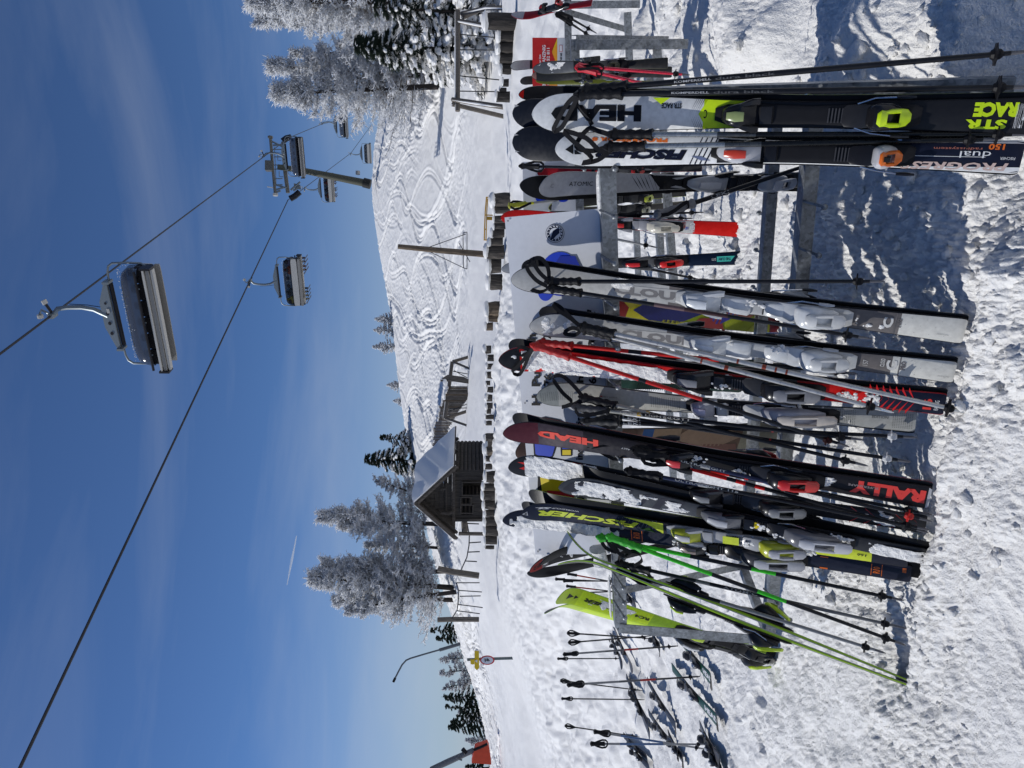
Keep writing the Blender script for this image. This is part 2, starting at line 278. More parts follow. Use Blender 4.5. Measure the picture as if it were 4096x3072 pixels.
# ---------------------------------------------------------------- mesh builder
class MB:
    def __init__(s): s.v=[];s.f=[];s.m=[];s.mats=[]
    def mi(s,mat):
        if mat not in s.mats: s.mats.append(mat)
        return s.mats.index(mat)
    def add(s,vs,fs,mat):
        o=len(s.v); s.v+= [tuple(map(float,v)) for v in vs]; k=s.mi(mat)
        for f in fs: s.f.append(tuple(i+o for i in f)); s.m.append(k)
    def box(s,c,h,mat,ax=None):
        c=np.asarray(c,float); ax=np.eye(3) if ax is None else np.asarray(ax)
        vs=[c+ax[0]*h[0]*i+ax[1]*h[1]*j+ax[2]*h[2]*k for i in(-1,1) for j in(-1,1) for k in(-1,1)]
        s.add(vs,[(0,1,3,2),(4,6,7,5),(0,4,5,1),(2,3,7,6),(0,2,6,4),(1,5,7,3)],mat)
    def frame(s,a,b):
        z=nrm(b-a); x=np.cross(z,[0,0,1.]); 
        if np.linalg.norm(x)<.05: x=np.cross(z,[0,1.,0])
        x=nrm(x); return x,np.cross(z,x),z
    def tube(s,pts,r,mat,n=8,cap=True,flat=1):
        pts=[np.asarray(p,float) for p in pts]; r=[r]*len(pts) if np.isscalar(r) else r
        vs=[];x=None
        for i,p in enumerate(pts):
            a=pts[max(i-1,0)];b=pts[min(i+1,len(pts)-1)]; t=nrm(b-a)
            if x is None: x,y,_=s.frame(a,b)
            else: x=nrm(x-t*(x@t)); y=np.cross(t,x)
            for k in range(n):
                an=2*math.pi*k/n; vs.append(p+(x*math.cos(an)+y*math.sin(an)*flat)*r[i])
        fs=[(i*n+k,i*n+(k+1)%n,(i+1)*n+(k+1)%n,(i+1)*n+k) for i in range(len(pts)-1) for k in range(n)]
        if cap: fs+=[tuple(range(n))[::-1],tuple((len(pts)-1)*n+k for k in range(n))]
        s.add(vs,fs,mat)
    def ribbon(s,pts,wv,th,mat):
        pts=[np.asarray(p,float) for p in pts]; wv=np.asarray(wv,float); vs=[]
        for i,p in enumerate(pts):
            t=nrm(pts[min(i+1,len(pts)-1)]-pts[max(i-1,0)]); ww=wv-t*(wv@t)
            ww=nrm(ww)*np.linalg.norm(wv) if np.linalg.norm(ww)>1e-6 else wv
            nn=nrm(np.cross(t,ww))*th; vs+=[p-ww-nn,p+ww-nn,p+ww+nn,p-ww+nn]
        fs=[(4*i+k,4*i+(k+1)%4,4*i+4+(k+1)%4,4*i+4+k) for i in range(len(pts)-1) for k in range(4)]
        e=4*(len(pts)-1); fs+=[(3,2,1,0),(e,e+1,e+2,e+3)]; s.add(vs,fs,mat)
    def loft(s,secs,mat,n=12,p=4.):
        # secs: (y, half width, z0, z1, x centre): rounded box rings along local Y
        vs=[]
        for q in secs:
            y,wd,z0,z1=q[:4]; xc=q[4] if len(q)>4 else 0
            for k in range(n):
                a=2*math.pi*(k+.5)/n; c,ss=math.cos(a),math.sin(a)
                vs.append((xc+wd*math.copysign(abs(c)**(2/p),c),y,(z0+z1)/2+(z1-z0)/2*math.copysign(abs(ss)**(2/p),ss)))
        m=len(secs); fs=[(i*n+k,(i+1)*n+k,(i+1)*n+(k+1)%n,i*n+(k+1)%n) for i in range(m-1) for k in range(n)]
        fs+=[tuple(range(n)),tuple((m-1)*n+k for k in range(n))[::-1]]; s.add(vs,fs,mat)
    def blob(s,c,r,mat,seed=0,nu=8,nv=5,jit=.25):
        rg=random.Random(seed); c=np.asarray(c,float); vs=[c+np.array([0,0,-r[2]])]
        for j in range(1,nv):
            ph=-math.pi/2+math.pi*j/nv
            for i in range(nu):
                k=1+rg.uniform(-jit,jit); a=2*math.pi*(i+.5*(j%2))/nu
                vs.append(c+np.array([r[0]*math.cos(ph)*math.cos(a),r[1]*math.cos(ph)*math.sin(a),r[2]*math.sin(ph)])*k)
        vs.append(c+np.array([0,0,r[2]])); e=len(vs)-1
        fs=[(0,1+(i+1)%nu,1+i) for i in range(nu)]
        for j in range(nv-2):
            o=1+j*nu; fs+=[(o+i,o+(i+1)%nu,o+nu+(i+1)%nu,o+nu+i) for i in range(nu)]
        o=1+(nv-2)*nu; fs+=[(o+i,o+(i+1)%nu,e) for i in range(nu)]; s.add(vs,fs,mat)
    def build(s,name,parent=None,smooth=False,kind=None,label=None,world=False):
        me=bpy.data.meshes.new(name); vs=s.v
        if world and parent is not None:
            inv=np.array(parent['_m']).reshape(4,4) if False else np.array(PM[parent.name].inverted())
            A=np.array(vs); A=A@inv[:3,:3].T+inv[:3,3]; vs=A.tolist()
        me.from_pydata(vs,[],s.f); 
        for m in s.mats: me.materials.append(m)
        me.polygons.foreach_set('material_index',s.m)
        if smooth:
            me.polygons.foreach_set('use_smooth',[True]*len(s.f))
            try: me.set_sharp_from_angle(angle=math.radians(38))
            except Exception: pass
        me.update(); o=bpy.data.objects.new(name,me); COL.objects.link(o)
        if parent is not None: o.parent=parent
        if kind: o['kind']=kind
        if label: o['label']=label
        return o
PM={}
def tag(o,label,cat,group=None):
    o['label']=label;o['category']=cat
    if group:o['group']=group
    return o
def thing(name,label,cat,loc,group=None,mtx=None):
    o=bpy.data.objects.new(name,None); COL.objects.link(o); o.empty_display_size=.1
    m=Matrix.Translation(Vector(loc)) if mtx is None else mtx
    o.matrix_world=m; PM[o.name]=m.copy(); return tag(o,label,cat,group)
def copy_tree(root,mtx,label,group=None):
    r=root.copy(); COL.objects.link(r); r.matrix_world=mtx; PM[r.name]=mtx.copy(); r['label']=label
    if group: r['group']=group
    def rec(o,p):
        for ch in [c for c in KIDS.get(o.name,[])]:
            c=ch.copy(); COL.objects.link(c); c.parent=p; KIDS.setdefault(p.name,[]).append(c); rec(ch,c)
    rec(root,r); return r
KIDS={}
def index_kids(root):
    for c in root.children_recursive:
        KIDS.setdefault(c.parent.name,[])
        if c not in KIDS[c.parent.name]: KIDS[c.parent.name].append(c)
def mtx(o,x,y,z): return Matrix(((x[0],y[0],z[0],o[0]),(x[1],y[1],z[1],o[1]),(x[2],y[2],z[2],o[2]),(0,0,0,1)))
_T={}
def text2d(s,bold=.0,shear=0.):
    k=(s,bold,shear)
    if k in _T: return _T[k]
    c=bpy.data.curves.new('t','FONT'); c.body=s; c.size=1; c.offset=bold; c.shear=shear; c.resolution_u=2
    c.fill_mode='FRONT'
    o=bpy.data.objects.new('t',c); COL.objects.link(o); bpy.context.view_layer.update()
    me=bpy.data.meshes.new_from_object(o.evaluated_get(bpy.context.evaluated_depsgraph_get()))
    v=np.array([p.co[:2] for p in me.vertices]) if len(me.vertices) else np.zeros((1,2)); fs=[tuple(p.vertices) for p in me.polygons]
    bpy.data.objects.remove(o); bpy.data.curves.remove(c); bpy.data.meshes.remove(me)
    v=(v-v.min(0))/np.maximum(v.max(0)-v.min(0),1e-6); _T[k]=(v,fs); return _T[k]
def unit_frame(root_p,x,y,z): return mtx(root_p,x,y,z)
# ================================================================ SETTING: the snow
def build_ground():
    az=np.concatenate([np.linspace(-180,-60,25)[:-1],np.linspace(-60,-30,41)[:-1],np.linspace(-30,30,721),np.linspace(30,60,41)[1:],np.linspace(60,180,25)[1:-1]])
    az=np.radians(az); n=len(az)
    rr=np.concatenate([[.3,.7,1.0],np.geomspace(1.25,12,470),np.geomspace(12,38,120)[1:],np.geomspace(38,82,330)[1:],np.geomspace(82,6000,24)[1:]]); m=len(rr)
    A,R=np.meshgrid(az,rr); x=(R*np.sin(A)).ravel(); y=(R*np.cos(A)).ravel()
    z=hz(x,y)+detail(x,y)
    v=np.vstack([np.stack([x,y,z],1),[[0,0,float(z[:n].mean())]]])
    i=np.arange(m-1)[:,None]*n; k=np.arange(n)[None,:]; k2=(k+1)%n
    q=np.stack([i+k,i+k2,i+n+k2,i+n+k],-1).reshape(-1,4)
    fan=np.stack([np.full(n,m*n),(np.arange(n)+1)%n,np.arange(n)],-1)
    me=bpy.data.meshes.new('snow_ground'); me.vertices.add(len(v)); me.vertices.foreach_set('co',v.ravel())
    nl=q.size+fan.size; me.loops.add(nl); me.loops.foreach_set('vertex_index',np.concatenate([q[:,::-1].ravel(),fan[:,::-1].ravel()]))
    st=np.concatenate([np.arange(len(q))*4,q.size+np.arange(len(fan))*3]); me.polygons.add(len(st)); me.polygons.foreach_set('loop_start',st)
    me.polygons.foreach_set('loop_total',np.concatenate([np.full(len(q),4),np.full(len(fan),3)])); me.polygons.foreach_set('use_smooth',np.ones(len(st),bool))
    me.update(calc_edges=True); me.validate(); me.materials.append(SNOW)
    o=bpy.data.objects.new('snow_ground',me); COL.objects.link(o); o['kind']='structure'; o['label']='trodden and piled white snow covering the piste and the ski hill'
build_ground()
def mass(name,V,Fc,mats,mi,parent=None,smooth=False):
    me=bpy.data.meshes.new(name); me.vertices.add(len(V)); me.vertices.foreach_set('co',np.asarray(V,np.float32).ravel())
    k=Fc.shape[1]; me.loops.add(Fc.size); me.loops.foreach_set('vertex_index',Fc.ravel().astype(np.int32)); me.polygons.add(len(Fc))
    me.polygons.foreach_set('loop_start',np.arange(len(Fc))*k); me.polygons.foreach_set('loop_total',np.full(len(Fc),k))
    if smooth: me.polygons.foreach_set('use_smooth',np.ones(len(Fc),bool))
    me.update(calc_edges=True)
    for m_ in mats: me.materials.append(m_)
    if mi is not None: me.polygons.foreach_set('material_index',mi.astype(np.int32))
    o=bpy.data.objects.new(name,me); COL.objects.link(o)
    if parent is not None: o.parent=parent
    return o
# loose clods of snow
_b=MB(); _b.blob((0,0,0),(1,1,.8),SNOW,3,7,5,.22); BV=np.array(_b.v); BF=_b.f
def clods(n,gen,size,name,label):
    Vs=[];Fs=[];o=0
    tri=np.array([f if len(f)==4 else (f[0],f[1],f[2],f[2]) for f in BF])
    P=gen(n); keep=P[:,1]>1.2; P=P[keep]; z=hz(P[:,0],P[:,1])+detail(P[:,0],P[:,1])
    for i in range(len(P)):
        s=size*(.35+rng.random()**3*2.2); a=rng.random()*6.28; c,sn=math.cos(a),math.sin(a)
        sc=s*(.7+.6*rng.random(3)); v=BV*sc*(1+.15*rng.standard_normal((len(BV),1))); v=v@np.array([[c,sn,0],[-sn,c,0],[0,0,1]])
        Vs.append(v+np.array([P[i,0],P[i,1],z[i]+s*.15])); Fs.append(tri+o); o+=len(BV)
    V_=np.vstack(Vs);F_=np.vstack(Fs); me=bpy.data.meshes.new(name); me.from_pydata(V_.tolist(),[],[tuple(f) if f[2]!=f[3] else tuple(f[:3]) for f in F_.tolist()])
    me.polygons.foreach_set('use_smooth',[True]*len(me.polygons)); me.materials.append(SNOW); ob=bpy.data.objects.new(name,me); COL.objects.link(ob); ob['kind']='stuff'; ob['label']=label
def g1(n):
    a=rng.uniform(-2.7,.9,n); q=rng.normal(.3,.4,n); b=CAM[:2]+0*a[:,None]+E1[:2]*a[:,None]+E2[:2]*(CT+q)[:,None]; return b
clods(700,g1,.010,'snow_clods','loose lumps of snow scattered along the foot of the front ski rack')
def g2(n):
    a=rng.uniform(-3,2.2,n); q=rng.uniform(.6,5,n); return E1[:2]*a[:,None]+E2[:2]*(CT+q)[:,None]
clods(900,g2,.018,'snow_clods','loose lumps of snow on the banks between the racks')
def g3(n):
    a=rng.uniform(-.3,1.6,n); q=rng.normal(.1,.35,n); return E1[:2]*a[:,None]+E2[:2]*(CT+q)[:,None]
clods(200,g3,.010,'snow_clods','loose lumps of snow on the heap in the lower right corner')
# ================================================================ SKIS
def frost_mat():
    m,t,b=newmat('hoar_frost'); b.inputs['Base Color'].default_value=(.92,.93,.95,1); b.inputs['Roughness'].default_value=.8
    tr=t.nodes.new('ShaderNodeBsdfTranslucent'); tr.inputs[0].default_value=(.92,.93,.95,1); mx_=t.nodes.new('ShaderNodeMixShader'); mx_.inputs[0].default_value=.55
    o=[n for n in t.nodes if n.type=='OUTPUT_MATERIAL'][0]; t.links.new(b.outputs[0],mx_.inputs[1]); t.links.new(tr.outputs[0],mx_.inputs[2]); t.links.new(mx_.outputs[0],o.inputs[0]); return m
def srgb(r,g,b): return tuple(((c/255)/12.92 if c/255<=.04045 else ((c/255+.055)/1.055)**2.4) for c in (r,g,b))
WHITE=srgb(228,228,226); CREAM=srgb(208,206,198); GREYL=srgb(150,150,152); GREY=srgb(110,110,110); DGREY=srgb(55,56,60); NAVY=srgb(22,26,44)
LIME=srgb(196,225,20); LIMEG=srgb(150,190,30); RED=srgb(205,28,22); DRED=srgb(120,20,22); ORANGE=srgb(215,105,30); MAROON=srgb(82,34,42)
class Ski:
    def __init__(s,tip,tail,otip=0,otail=0,wide=.12,waist=.075,tailw=.1,top=None,side=BLK,base=(.008,.008,.009),label='',group='skis leaning on the front rack',roll=0,normal=None,
                 curve=.055,crust=None,L=None,cat='ski',tipr=.10,th=.011,name='ski',base_up=False):
        s.B=place(tail,otail); s.T=place(tip,otip); y=nrm(s.T-s.B); s.L=float(np.linalg.norm(s.T-s.B)) if L is None else L
        n=NS if normal is None else nrm(normal); z=nrm(n-y*(n@y))
        if roll: x=np.cross(y,z); z=z*math.cos(roll)+x*math.sin(roll)
        if base_up: z=-z
        x=np.cross(y,z); s.x,s.y,s.z=x,y,z
        s.wd=(wide/2,waist/2,tailw/2); s.curve=curve; s.tipr=tipr; s.th=th; s.up=-1 if base_up else 1
        s.root=thing(name,label,cat,None,group,mtx(s.B,x,y,z)); s.m=mtx(s.B,x,y,z)
        s.topm=ramp_mat([((s.yx(a) if a>10 else a*s.L),c) for a,c in (top or [(0,GREYL)])]) if not isinstance(top,bpy.types.Material) else top
        b=MB(); ys=np.concatenate([[0,.006,.02],np.linspace(.06,s.L-.24,26),s.L-.24+.24*np.sin(np.linspace(0,1,22)[1:]*math.pi/2)])
        sm=M(side,.35); bm=M(base,.35,var=.4); P=8; vs=[]
        for yy in ys:
            w_=s.hw(yy); t=s.t(yy); c=s.zc(yy)
            vs+=[(-w_,yy,c),(w_,yy,c),(w_,yy,c+t*.25),(w_,yy,c+t*.75),(w_-.003,yy,c+t),(-w_+.003,yy,c+t),(-w_,yy,c+t*.75),(-w_,yy,c+t*.25)]
        mats=[bm,M((.25,.25,.26),.3,.8),sm,s.topm]; mm=[0,1,2,3,3,3,2,1]
        mm=[0,1,2,2,3,2,2,1]
        for m_ in mats: b.mi(m_)
        o=0; b.v=vs; nn=len(ys)
        for i in range(nn-1):
            for k in range(8):
                b.f.append((8*i+k,8*i+(k+1)%8,8*i+8+(k+1)%8,8*i+8+k)); b.m.append(mm[k])
        b.f.append(tuple(range(8))[::-1]); b.m.append(2); b.f.append(tuple(8*(nn-1)+k for k in range(8))); b.m.append(2)
        b.f=[f[::-1] for f in b.f] if False else b.f
        s.body=b.build('body',s.root,smooth=True)
        if crust: 
            for c in crust: s.snow(*c)
    def hw(s,y):
        L=s.L; w1,w0,w2=s.wd; ym=.42*L; ysv=L-.16
        if y<ym: k=abs((ym-y)/ym)**1.7; w=w0+(w2-w0)*k
        elif y<ysv: k=((y-ym)/(ysv-ym)); k=k*k*(3-2*k)*.55+k**2*.45; w=w0+(w1-w0)*k
        else: w=w1
        if y>L-s.tipr: k=(y-(L-s.tipr))/s.tipr; w*=max(.04,(1-min(k,1)**2.3)**.55)
        if y<.02: w*=.86+.14*math.sqrt(max(0,1-(1-y/.02)**2))
        return w
    def t(s,y): 
        k=abs(y/s.L-.45)/.55; return max(.0045,s.th*(1-.6*k))
    def zc(s,y):
        k=max(0,(y-(s.L-.20))/.20); return s.curve*k*k+.006*math.sin(math.pi*min(1,y/(s.L-.2)))
    def top(s,x,y,e=0): return (x,y,s.zc(y)+s.t(y)+e)
    def yx(s,xd):
        lo,hi=0,s.L+.3
        for _ in range(30):
            m=(lo+hi)/2; p=proj(s.B+s.y*m)
            if p[0]>xd: lo=m
            else: hi=m
        return (lo+hi)/2
    def poly(s,pts,col,name='graphic',e=.0012,rough=.3,px=True):
        # pts in (picture x or metres along, lateral metres); cut into strips that follow the surface
        P=[((s.yx(a) if px else a),b) for a,b in pts]; mb=MB()
        y0=min(p[0] for p in P); y1=max(p[0] for p in P); n=max(1,int((y1-y0)/.025)); prev=None
        def span(yy):
            xs=[]
            for i in range(len(P)):
                (ya,xa),(yb,xb)=P[i],P[(i+1)%len(P)]
                if (ya<=yy<=yb or yb<=yy<=ya) and ya!=yb: xs.append(xa+(xb-xa)*(yy-ya)/(yb-ya))
            return (min(xs),max(xs)) if xs else None
        for i in range(n+1):
            yy=y0+(y1-y0)*min(max(i/n,1e-4),1-1e-4); sp=span(yy)
            if sp is None: prev=None; continue
            lim=max(.002,s.hw(yy)-.0035); a,b_=max(sp[0],-lim),min(sp[1],lim)
            cur=[s.top(a,yy,e),s.top(b_,yy,e)]
            if prev: mb.add([prev[0],prev[1],cur[1],cur[0]],[(0,1,2,3)],M(col,rough))
            prev=cur
        if mb.v: return mb.build(name,s.root)
    def text(s,txt,xd0,xd1,x0,h,mode,col,bold=.02,shear=0,e=.0018,px=True,name='lettering',rough=.35):
        # text spans picture x xd0..xd1 (px) or y metres; x0 = lateral centre, h = letter height
        v,fs=text2d(txt,bold,shear); a,b_=(s.yx(xd0),s.yx(xd1)) if px else (xd0,xd1)
        lo,hi=min(a,b_),max(a,b_); out=[]
        for tx,ty in v:
            if mode=='up': yy=lo+(hi-lo)*tx; xx=x0+h/2-h*ty
            elif mode=='down': yy=hi-(hi-lo)*tx; xx=x0-h/2+h*ty
            else: yy=lo+(hi-lo)*ty; xx=x0-h/2+h*tx
            out.append(s.top(xx,yy,e))
        mb=MB(); mb.add(out,fs,M(col,rough)); return mb.build(name,s.root)
    def snow(s,y0,y1,seed=0,thr=0.,x0=-1,x1=1,hmax=.013,px=True,name='snow_crust'):
        a,b_=(s.yx(y0),s.yx(y1)) if px else (y0,y1); lo,hi=min(a,b_),min(max(a,b_),s.L-.012)
        ny=int((hi-lo)/.005)+2; nx=26; ys=np.linspace(lo,hi,ny); us=np.linspace(x0,x1,nx)
        Yg,U=np.meshgrid(ys,us,indexing='ij'); W=np.array([s.hw(y) for y in ys])[:,None]*.97; X=U*W
        e=np.minimum(1,np.minimum((Yg-lo)/.12,(hi-Yg)/.12))
        h=.75*fbm(X*16+seed,Yg*12,5,seed,.62)+.55*e-.36-thr-.28*np.abs(U)**4; ht=np.clip(h*.5,0,1)**.6*hmax*(1+.7*fbm(X*32,Yg*32,3,seed+9,.4))
        zb=np.array([s.zc(y)+s.t(y) for y in ys])[:,None]
        V_=np.stack([X,Yg,zb+ht+.0006],-1).reshape(-1,3); ok=h>0
        i=np.arange(ny-1)[:,None]*nx; k=np.arange(nx-1)[None]; q=np.stack([i+k,i+k+1,i+nx+k+1,i+nx+k],-1).reshape(-1,4)
        okf=ok.ravel()[q].sum(1)>=2; q=q[okf]
        if len(q)<3: return
        V_[~ok.ravel(),2]=(zb+np.zeros_like(X)).ravel()[~ok.ravel()]-.001
        o=mass(name,V_,q,[SNOWC],None,s.root,True); o['kind']='stuff'; return o
    def clumps(s,xd0,xd1,n,seed=0,zmax=.06):
        rg=random.Random(seed); mb=MB(); a,b_=sorted((s.yx(xd0),s.yx(xd1)))
        for c in range(max(1,n//9)):
            cy=rg.uniform(a,b_); cx=rg.uniform(-.9,.9)*s.wd[1]; cz=s.zc(cy)+s.t(cy)+rg.uniform(.012,.03)
            for k in range(16):
                r_=rg.uniform(.002,.0065); mb.blob((cx+rg.gauss(0,.008),cy+rg.gauss(0,.016),cz+rg.gauss(0,.003)),(r_*1.3,r_*1.7,r_*.7),SNOWC,rg.randrange(9999),6,4,.25)
        o=mb.build('snow_clumps',s.root,smooth=True); o['kind']='stuff'
    def binding(s,toe,heel,c=BLK,c2=DGREY,acc=None,rough=.3,plate=BLK,sgn=1,brake=True,wk=1.,px=True,heelc=None,track=True,mat=None,lev=None,acc2=None):
        # toe=(xd front,xd back); heel=(xd front,xd back)
        ty1,ty0=(s.yx(toe[0]),s.yx(toe[1])) if px else toe; hy1,hy0=(s.yx(heel[0]),s.yx(heel[1])) if px else heel
        if ty0>ty1: ty0,ty1=ty1,ty0
        if hy0>hy1: hy0,hy1=hy1,hy0
        z0=s.zc(.4*s.L)+s.t(.4*s.L)-.001; m1=mat or M(c,rough,coat=.3); m2=M(c2,rough,coat=.2); g=sgn
        def fl(secs): return [(q[0],q[1],*( (z0+q[2]*g,z0+q[3]*g) if g>0 else (z0-.016-q[3],z0-.016-q[2])),*q[4:]) for q in secs]
        w=.036*wk; R=s.root
        if track:
            b=MB(); b.loft(fl([(hy0-.05,.024,0,.006),(hy0-.03,.033,0,.011),(hy1,.034,0,.014),((hy1+ty0)/2,.028,0,.012),(ty0-.01,.034,0,.014),(ty1-.02,.033,0,.012),(ty1+.02,.02,0,.006)]),M(plate,.45))
            for k in range(9):
                yy=hy1+.03+k*.010
                b.box((0,yy,z0+.0155*g if g>0 else z0-.016-.0155),(.022,.0022,.0015),M((.05,.05,.055),.4))
            b.build('binding_plate',R,smooth=True)
        # toe piece
        tl=ty1-ty0; b=MB()
        b.loft(fl([(ty0,.030*wk,.010,.024),(ty0+tl*.12,w,.010,.036),(ty0+tl*.35,w*1.02,.010,.052),(ty0+tl*.55,w*.92,.010,.057),(ty0+tl*.78,w*.72,.010,.046),(ty0+tl*.93,w*.5,.008,.026),(ty1,w*.25,.006,.013)]),m1,14,3)
        t=b.build('toe_binding',R,smooth=True)
        for sx in (-1,1):
            b=MB(); b.loft(fl([(ty0-.012,.010,.022,.036,sx*w*1.10),(ty0+.01,.012,.016,.044,sx*w*1.04),(ty0+tl*.3,.010,.014,.050,sx*w*.9),(ty0+tl*.5,.006,.02,.046,sx*w*.75)]),m2,8,3); b.build('boot_clip',t,smooth=True)
        b=MB(); b.loft(fl([(ty0+tl*.30,w*.36,.05,.0605),(ty0+tl*.55,w*.42,.05,.0635),(ty0+tl*.80,w*.30,.04,.051)]),M(acc or (.55,.56,.58),.25,coat=.4),10,4); b.build('release_indicator',t,smooth=True)
        b=MB(); b.loft(fl([(ty0-.055,.026,.012,.018),(ty0-.05,.028,.012,.024),(ty0-.014,.028,.012,.026),(ty0-.008,.024,.012,.020)]),m2,8,5); b.build('sole_pad',t,smooth=True)
        # heel piece
        hl=hy1-hy0; hm=M(heelc,rough,coat=.3) if heelc else m1; b=MB()
        b.loft(fl([(hy0,.018*wk,.010,.020),(hy0+hl*.12,w*.78,.010,.040),(hy0+hl*.35,w*.98,.010,.062),(hy0+hl*.6,w*1.02,.010,.074),(hy0+hl*.8,w*.95,.012,.070),(hy0+hl*.92,w*.8,.016,.052),(hy1,w*.6,.016,.034)]),hm,14,3.2)
        h_=b.build('heel_binding',R,smooth=True)
        lm=M(lev,.3,coat=.4) if lev else (M(acc,.3,coat=.4) if acc else m2); b=MB(); lz=.072
        y2=hy0-hl*.18
        b.loft(fl([(y2,w*.28,.036,.050),(y2+.012,w*.62,.036,.056),(hy0+hl*.12,w*.70,.05,.066)]),lm,10,3.2)
        for sx in (-1,1): b.loft(fl([(hy0+hl*.10,w*.16,.05,.066,sx*w*.52),(hy0+hl*.35,w*.17,.056,.078,sx*w*.50),(hy0+hl*.5,w*.14,.06,.082,sx*w*.42)]),lm,8,3)
        b.loft(fl([(hy0+hl*.45,w*.55,.06,.082),(hy0+hl*.62,w*.62,.06,.086),(hy0+hl*.72,w*.4,.06,.080)]),lm,10,3)
        b.build('release_lever',h_,smooth=True)
        b=MB(); b.loft(fl([(hy1-.012,.030*wk,.014,.030),(hy1+.01,.033*wk,.014,.034),(hy1+.06,.030*wk,.014,.022),(hy1+.072,.02,.012,.016)]),m2,10,4); b.build('brake_pedal',R,smooth=True)
        if acc2:
            b=MB(); b.loft(fl([(hy0+hl*.3,w*.25,.05,.0875),(hy0+hl*.55,w*.25,.05,.0885)]),M(acc2,.3),8,5); b.build('release_indicator',h_)
        if brake:
            for sx in (-1,1):
                b=MB(); zz=z0+.018 if g>0 else z0-.03
                up=.035*g*(1 if (sx>0) else 1)
                p0=(sx*.036,hy1+.03,zz); p1=(sx*(s.wd[1]+.012),hy1-.02,zz-.004*g); p2=(sx*(s.wd[1]+.016),hy1-.085,zz+up*.4); 
                b.tube([p0,p1,p2],.0028,CHROME,6); br=b.build('brake_arm',R,smooth=True)
                b=MB(); b.loft([(p2[1]-.045,.003,p2[2]-.004,p2[2]+.008,p2[0]+sx*.001),(p2[1]-.02,.0055,p2[2]-.008,p2[2]+.012,p2[0]),(p2[1]+.008,.0045,p2[2]-.006,p2[2]+.006,p2[0])],m2,8,3); b.build('brake_foot',br,smooth=True)
        return s
def hide_tip(s): pass
def partner(sk,label,dx=.004,dy=0.,rot=0,side=BLK,top=None,group='skis leaning on the front rack',bind=None,wide=None,c=BLK,acc=None):
    """second ski of a pair, base to base behind the first"""
    o=Ski.__new__(Ski); o.__dict__.update(sk.__dict__); B=sk.B+sk.x*dx+sk.y*dy-sk.z*.003
    y=nrm(sk.y+sk.x*rot); z=nrm(-sk.z); x=np.cross(y,z); z=np.cross(x,y)
    b2=Ski.__new__(Ski)
    tip=B+y*sk.L
    b2=Ski(None,None,wide=(wide or sk.wd[0]*2),waist=sk.wd[1]*2,tailw=sk.wd[2]*2,otip=('w',tip),otail=('w',B),top=top or [(0,GREY)],side=side,label=label,group=group,normal=z,curve=sk.curve,tipr=sk.tipr,th=sk.th)
    if bind: b2.binding(bind[0],bind[1],px=False,c=c,acc=acc)
    return b2
_place=place
def place(p,s):
    if isinstance(s,tuple) and s[0]=='w': return np.asarray(s[1],float)
    return _place(p,s)
